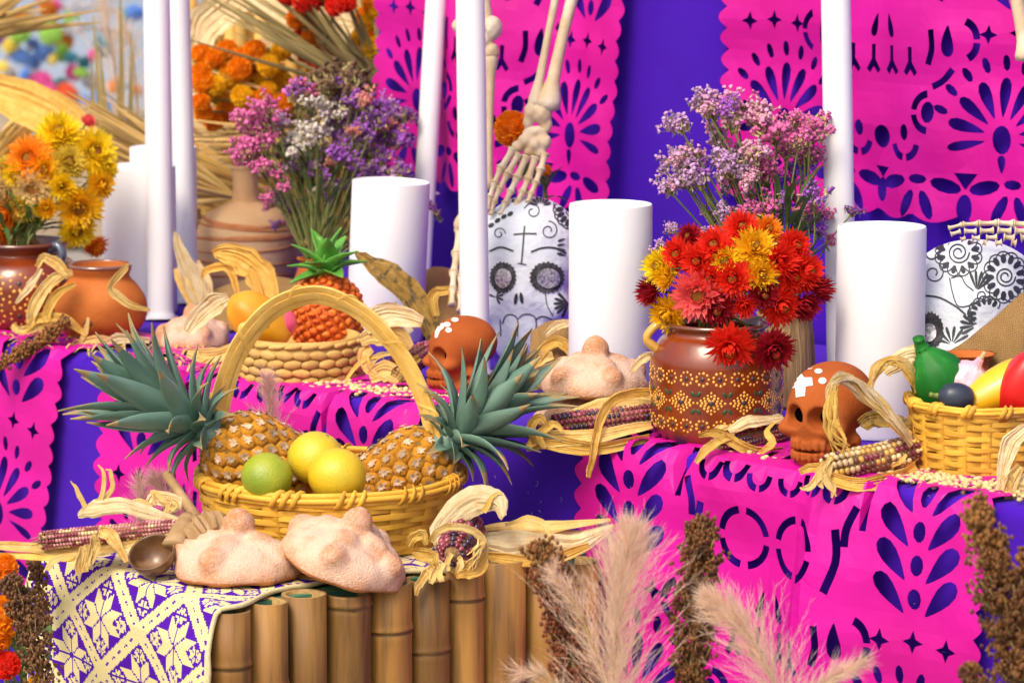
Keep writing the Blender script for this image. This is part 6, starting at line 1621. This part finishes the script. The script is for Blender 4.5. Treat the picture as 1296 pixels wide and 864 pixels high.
frond('straw coloured palm frond behind the clay bottle', (470, 300), [(rg.uniform(170, 290), rg.uniform(150, 330), rg.uniform(-.05, .15)) for i in range(84)], 6.1, 3.4, m_strawb)
frond('straw palm frond reaching left behind the poles', (300, 250), [(rg.uniform(70, 150), rg.uniform(110, 260), rg.uniform(-.05, .1)) for i in range(64)], 6.0, 3.4, m_palmd)
frond('dry palm frond entering at the upper left corner', (-70, 60), [(rg.uniform(40, 130), rg.uniform(-50, 30), rg.uniform(-.1, .1)) for i in range(12)], 6.2, 5, m_palmd)
frond('dry palm frond low at the left edge', (-60, 250), [(rg.uniform(20, 130), rg.uniform(120, 260), rg.uniform(-.1, .1)) for i in range(50)], 6.0, 5, m_strawb)
def wrap(label, pts, w, d, m_=None):
    t = thing('broad_husk', label, 'husk', PD(pts[0][0], pts[0][1], d), None, 'broad dry husks behind the altar')
    husk(t, pts, w, m_ or m_huskp, (.1, -1, .4), .3, d, .08, 'sheath', 8)
wrap('broad golden husk sloping down behind the yellow bouquet', [(-30, 110), (30, 130), (90, 165), (140, 210)], [18, 30, 28, 10], 5.9, m_huskg)
wrap('broad cream husk high beside the narrow banner', [(300, -10), (370, 18), (430, 30), (490, 40)], [16, 26, 26, 18], 6.1)
wrap('cream husk just below the highest marigolds', [(330, 50), (400, 70), (450, 78), (490, 70)], [12, 20, 20, 12], 6.12)
wrap('cream husk standing behind the bottle neck', [(250, 60), (262, 30), (300, 0), (340, -30)], [16, 24, 24, 16], 6.15)
wrap('pale husk to the left of the statice', [(300, 180), (270, 160), (244, 130), (236, 100)], [10, 18, 18, 8], 6.12)
wrap('cream husk peeking between fronds right of the pole', [(250, 150), (262, 172), (285, 196), (320, 210)], [8, 16, 18, 12], 6.14)
# a straw screen closes the view behind them
scr = thing('straw_screen', 'upright screen of golden straw canes behind the palm fronds', 'screen', PD(350, 300, 6.35))
for i in range(30):
    x = 238 + i * 9.4; a, b_ = PD(x + rg.uniform(-4, 4), 420, 6.35 + rg.uniform(-.03, .03)) - scr.location, PD(x + rg.uniform(-8, 8), -60 + rg.uniform(-30, 20), 6.35 + rg.uniform(-.05, .05)) - scr.location
    mb = MB(); mb.tube([a, a.lerp(b_, .5) + V((rg.uniform(-.006, .006), 0, 0)), b_], [.0125, .012, .010], 7); obj('cane', mb.mesh('cane', m_strawb), scr)
def garland(label, heads, d, foot):
    o = PD(*foot, d + .08); t = thing('marigold_garland', label, 'garland', o, None, 'marigold garlands among the palm fronds')
    cs = []
    for (x, y, r, kk_) in heads:
        c = PD(x, y, d + rg.uniform(-.04, .04)) - o; cs.append(c); n = (V((rg.uniform(-.4, .4), -1, rg.uniform(-.2, .6)))).normalized(); obj('flower_head', MG[kk_], t, c, n.to_track_quat('Z', 'Y'), r * d / FPX / .95)
    mb = MB(); cs.sort(key=lambda c: c.z); mb.tube([V((0, 0, 0))] + [c + V((0, .02, 0)) for c in cs], .002, 5); obj('string', mb.mesh('string', m_stalk), t)
garland('orange marigold garland bunched left of the statice among the fronds', [(258 + (i % 7) * 16 + rg.uniform(-5, 5), 66 + (i // 7) * 19 + (i % 2) * 8 + rg.uniform(-4, 4), rg.uniform(11, 15), rg.choice((0, 0, 3))) for i in range(35)], 6.0, (310, 190))
garland('red orange marigold garland slanting above the statice', [(385 + 40 * i / 19 + rg.gauss(0, 10), 20 + 85 * i / 19 + rg.gauss(0, 8), rg.uniform(12, 17), rg.choice((2, 1, 1))) for i in range(20)], 6.02, (430, 150))
garland('golden marigold garland at the edge of the narrow banner', [(470 + rg.gauss(0, 7), -10 + i * 8, rg.uniform(11, 15), 3 if i % 2 else 0) for i in range(10)], 5.98, (475, 100))
garland('scarlet marigold garland at the top edge above the fronds', [(405 + rg.gauss(0, 22), -6 + rg.gauss(0, 8), rg.uniform(12, 16), 2) for i in range(14)], 5.9, (410, 60))
plume('blurred pale plume at the upper left between stalks', [(152, 170), (146, 90), (136, 30), (126, -40)], 6.6, 46, 200, 12, m_plume, 31, stalk=PD(156, 330, 6.6))
plume('blurred cream plume behind the leftmost pole', [(178, 200), (172, 120), (166, 60), (150, 20)], 6.7, 30, 120, 12, m_plume, 32, stalk=PD(180, 330, 6.7))
rd = thing('reed_clump', 'tall olive reeds at the upper left behind the bouquet', 'reeds', PD(140, 300, 6.5))
for (xa, xb, yb) in ((128, 118, 20), (136, 126, 60), (156, 166, 40), (112, 116, 70), (148, 152, -20)):
    mb = MB(); a, b_ = PD(xa, 260, 6.5) - rd.location, PD(xb, yb, 6.5 + rg.uniform(-.05, .05)) - rd.location
    mb.ribbon(smooth([a, a.lerp(b_, .5) + V((.006, 0, 0)), b_], 4), [.006, .0055, .001], V((0, -1, 0)), .4, 0, 2); obj('reed', mb.mesh('reed', m_palmg), rd)
# ---- far off: a stall of paper flowers against a pale wall
m_wall = mat('pale blue wall', (.42, .52, .68), (.36, .46, .62), .8, scale=1.5)
wl = MB(); wl.box((-2, 19, 1.6), (6, .15, 1.6)); thing('plaza_wall', 'pale blue wall far off at the upper left', 'wall', me=wl.mesh('plaza_wall', m_wall, False))
m_lin = mat('white linen', (.42, .34, .24), (.34, .26, .18), .8, scale=6)
so_ = PD(60, 260, 12.5); sl = thing('market_stall', 'blurred market stall with pale cloth at the upper left', 'stall', V((so_.x, so_.y, 0)))
mb = MB(); mb.box((0, .3, .22), (.9, .5, .2)); obj('cloth_cover', mb.mesh('cloth_cover', m_lin, False), sl)
for sx in (-.85, .85):
    mb = MB(); mb.tube([V((sx, .7, 0)), V((sx, .7, 2.2))], .03, 8); obj('post', mb.mesh('post', m_wood), sl)
mb = MB(); mb.box((0, .5, 2.25), (1.0, .7, .03)); obj('canopy', mb.mesh('canopy', m_lin, False), sl)
mb = MB(); mb.box((0, .72, .75), (.85, .02, .55)); obj('back_panel', mb.mesh('back_panel', m_wall, False), sl)
PC = {'orange': (.92, .42, .06), 'sky blue': (.30, .52, .90), 'lime green': (.52, .78, .20), 'hot pink': (.92, .22, .58), 'yellow': (.92, .80, .20), 'scarlet': (.90, .22, .10), 'teal': (.20, .62, .72), 'white': (.8, .8, .85), 'violet': (.35, .12, .6)}  # tissue colours raised towards pastel, distant haze put into the colour
def pompom_mesh(nm, c):
    rg2 = random.Random(nm); m = MB(); m.ell((0, 0, 0), .7, 10, 7)
    for i in range(70):
        u = 1 - 2 * (i + .5) / 70; a = i * 2.39996; s_ = math.sqrt(1 - u * u); n = V((s_ * math.cos(a), s_ * math.sin(a), u)); x = n.orthogonal().normalized(); y = n.cross(x); w = .2
        m.add([n * .6 - x * w * .5, n * .6 + x * w * .5, n * rg2.uniform(.9, 1.05) + x * w, n * rg2.uniform(.9, 1.05) - x * w], [(0, 1, 2, 3)]); m.add([n * .6 - y * w * .5, n * .6 + y * w * .5, n * rg2.uniform(.9, 1.05) + y * w, n * rg2.uniform(.9, 1.05) - y * w], [(0, 1, 2, 3)])
    return m.mesh('paper_flower', mat('tissue ' + nm, c, None, .8, trans=.3))
PMS = {k: pompom_mesh(k, c) for k, c in PC.items()}
FARF = ((68, 16, 20, 'orange'), (28, 22, 16, 'orange'), (52, 2, 12, 'hot pink'), (42, 26, 14, 'sky blue'), (85, 25, 14, 'lime green'), (30, 46, 18, 'lime green'), (60, 44, 16, 'lime green'), (78, 50, 16, 'orange'), (45, 52, 14, 'sky blue'), (20, 50, 12, 'yellow'), (6, 40, 14, 'violet'), (58, 72, 15, 'sky blue'), (82, 70, 14, 'lime green'), (30, 72, 16, 'sky blue'), (38, 88, 12, 'yellow'), (14, 104, 12, 'yellow'), (50, 106, 17, 'hot pink'), (64, 118, 15, 'hot pink'), (84, 124, 17, 'scarlet'), (74, 132, 13, 'scarlet'), (98, 94, 13, 'hot pink'), (104, 80, 12, 'teal'), (110, 120, 15, 'sky blue'), (120, 100, 16, 'white'), (10, 84, 16, 'white'), (96, 40, 13, 'white'), (22, 112, 13, 'white'), (134, 62, 16, 'teal'), (170, 20, 18, 'sky blue'), (160, 40, 16, 'white'), (100, 8, 14, 'white'), (2, 16, 14, 'teal'), (78, 106, 11, 'teal'), (150, 110, 14, 'orange'), (132, 130, 16, 'sky blue'))
FARF = [(x + rg.gauss(0, 4), y + rg.gauss(0, 4), r * .72, c) for (x, y, r, c) in FARF] + [((x + rg.uniform(-30, 30)) % 176, (y + rg.uniform(-26, 26)) % 150, r * .55, c) for (x, y, r, c) in FARF]
NG = ('topmost', 'second', 'third', 'fourth', 'lowest'); FARF = sorted(FARF, key=lambda q: q[1]); per = (len(FARF) + 4) // 5
for g_ in range(5):
    part = sorted(FARF[g_ * per:(g_ + 1) * per]); o = PD(part[0][0] - 30, part[0][1] - 6, 12.6); t = thing('paper_flower_garland', '%s blurred garland of multicoloured paper flowers on the far stall' % NG[g_], 'garland', o, None, 'paper flower garlands on the far stall'); cs = []
    for (x, y, r, c) in part:
        p = PD(x, y, 12.4 + rg.uniform(-.25, .25)); cs.append(p - o + V((0, .05, 0))); obj('paper_flower', PMS[c], t, p - o, (rg.uniform(0, 3), rg.uniform(0, 3), 0), tuple(r * p.y / FPX * rg.uniform(.75, 1.45) for _ in range(3)))
    mb = MB(); mb.tube([V((0, 0, 0))] + cs, .006, 5); obj('string', mb.mesh('string', m_lin), t)
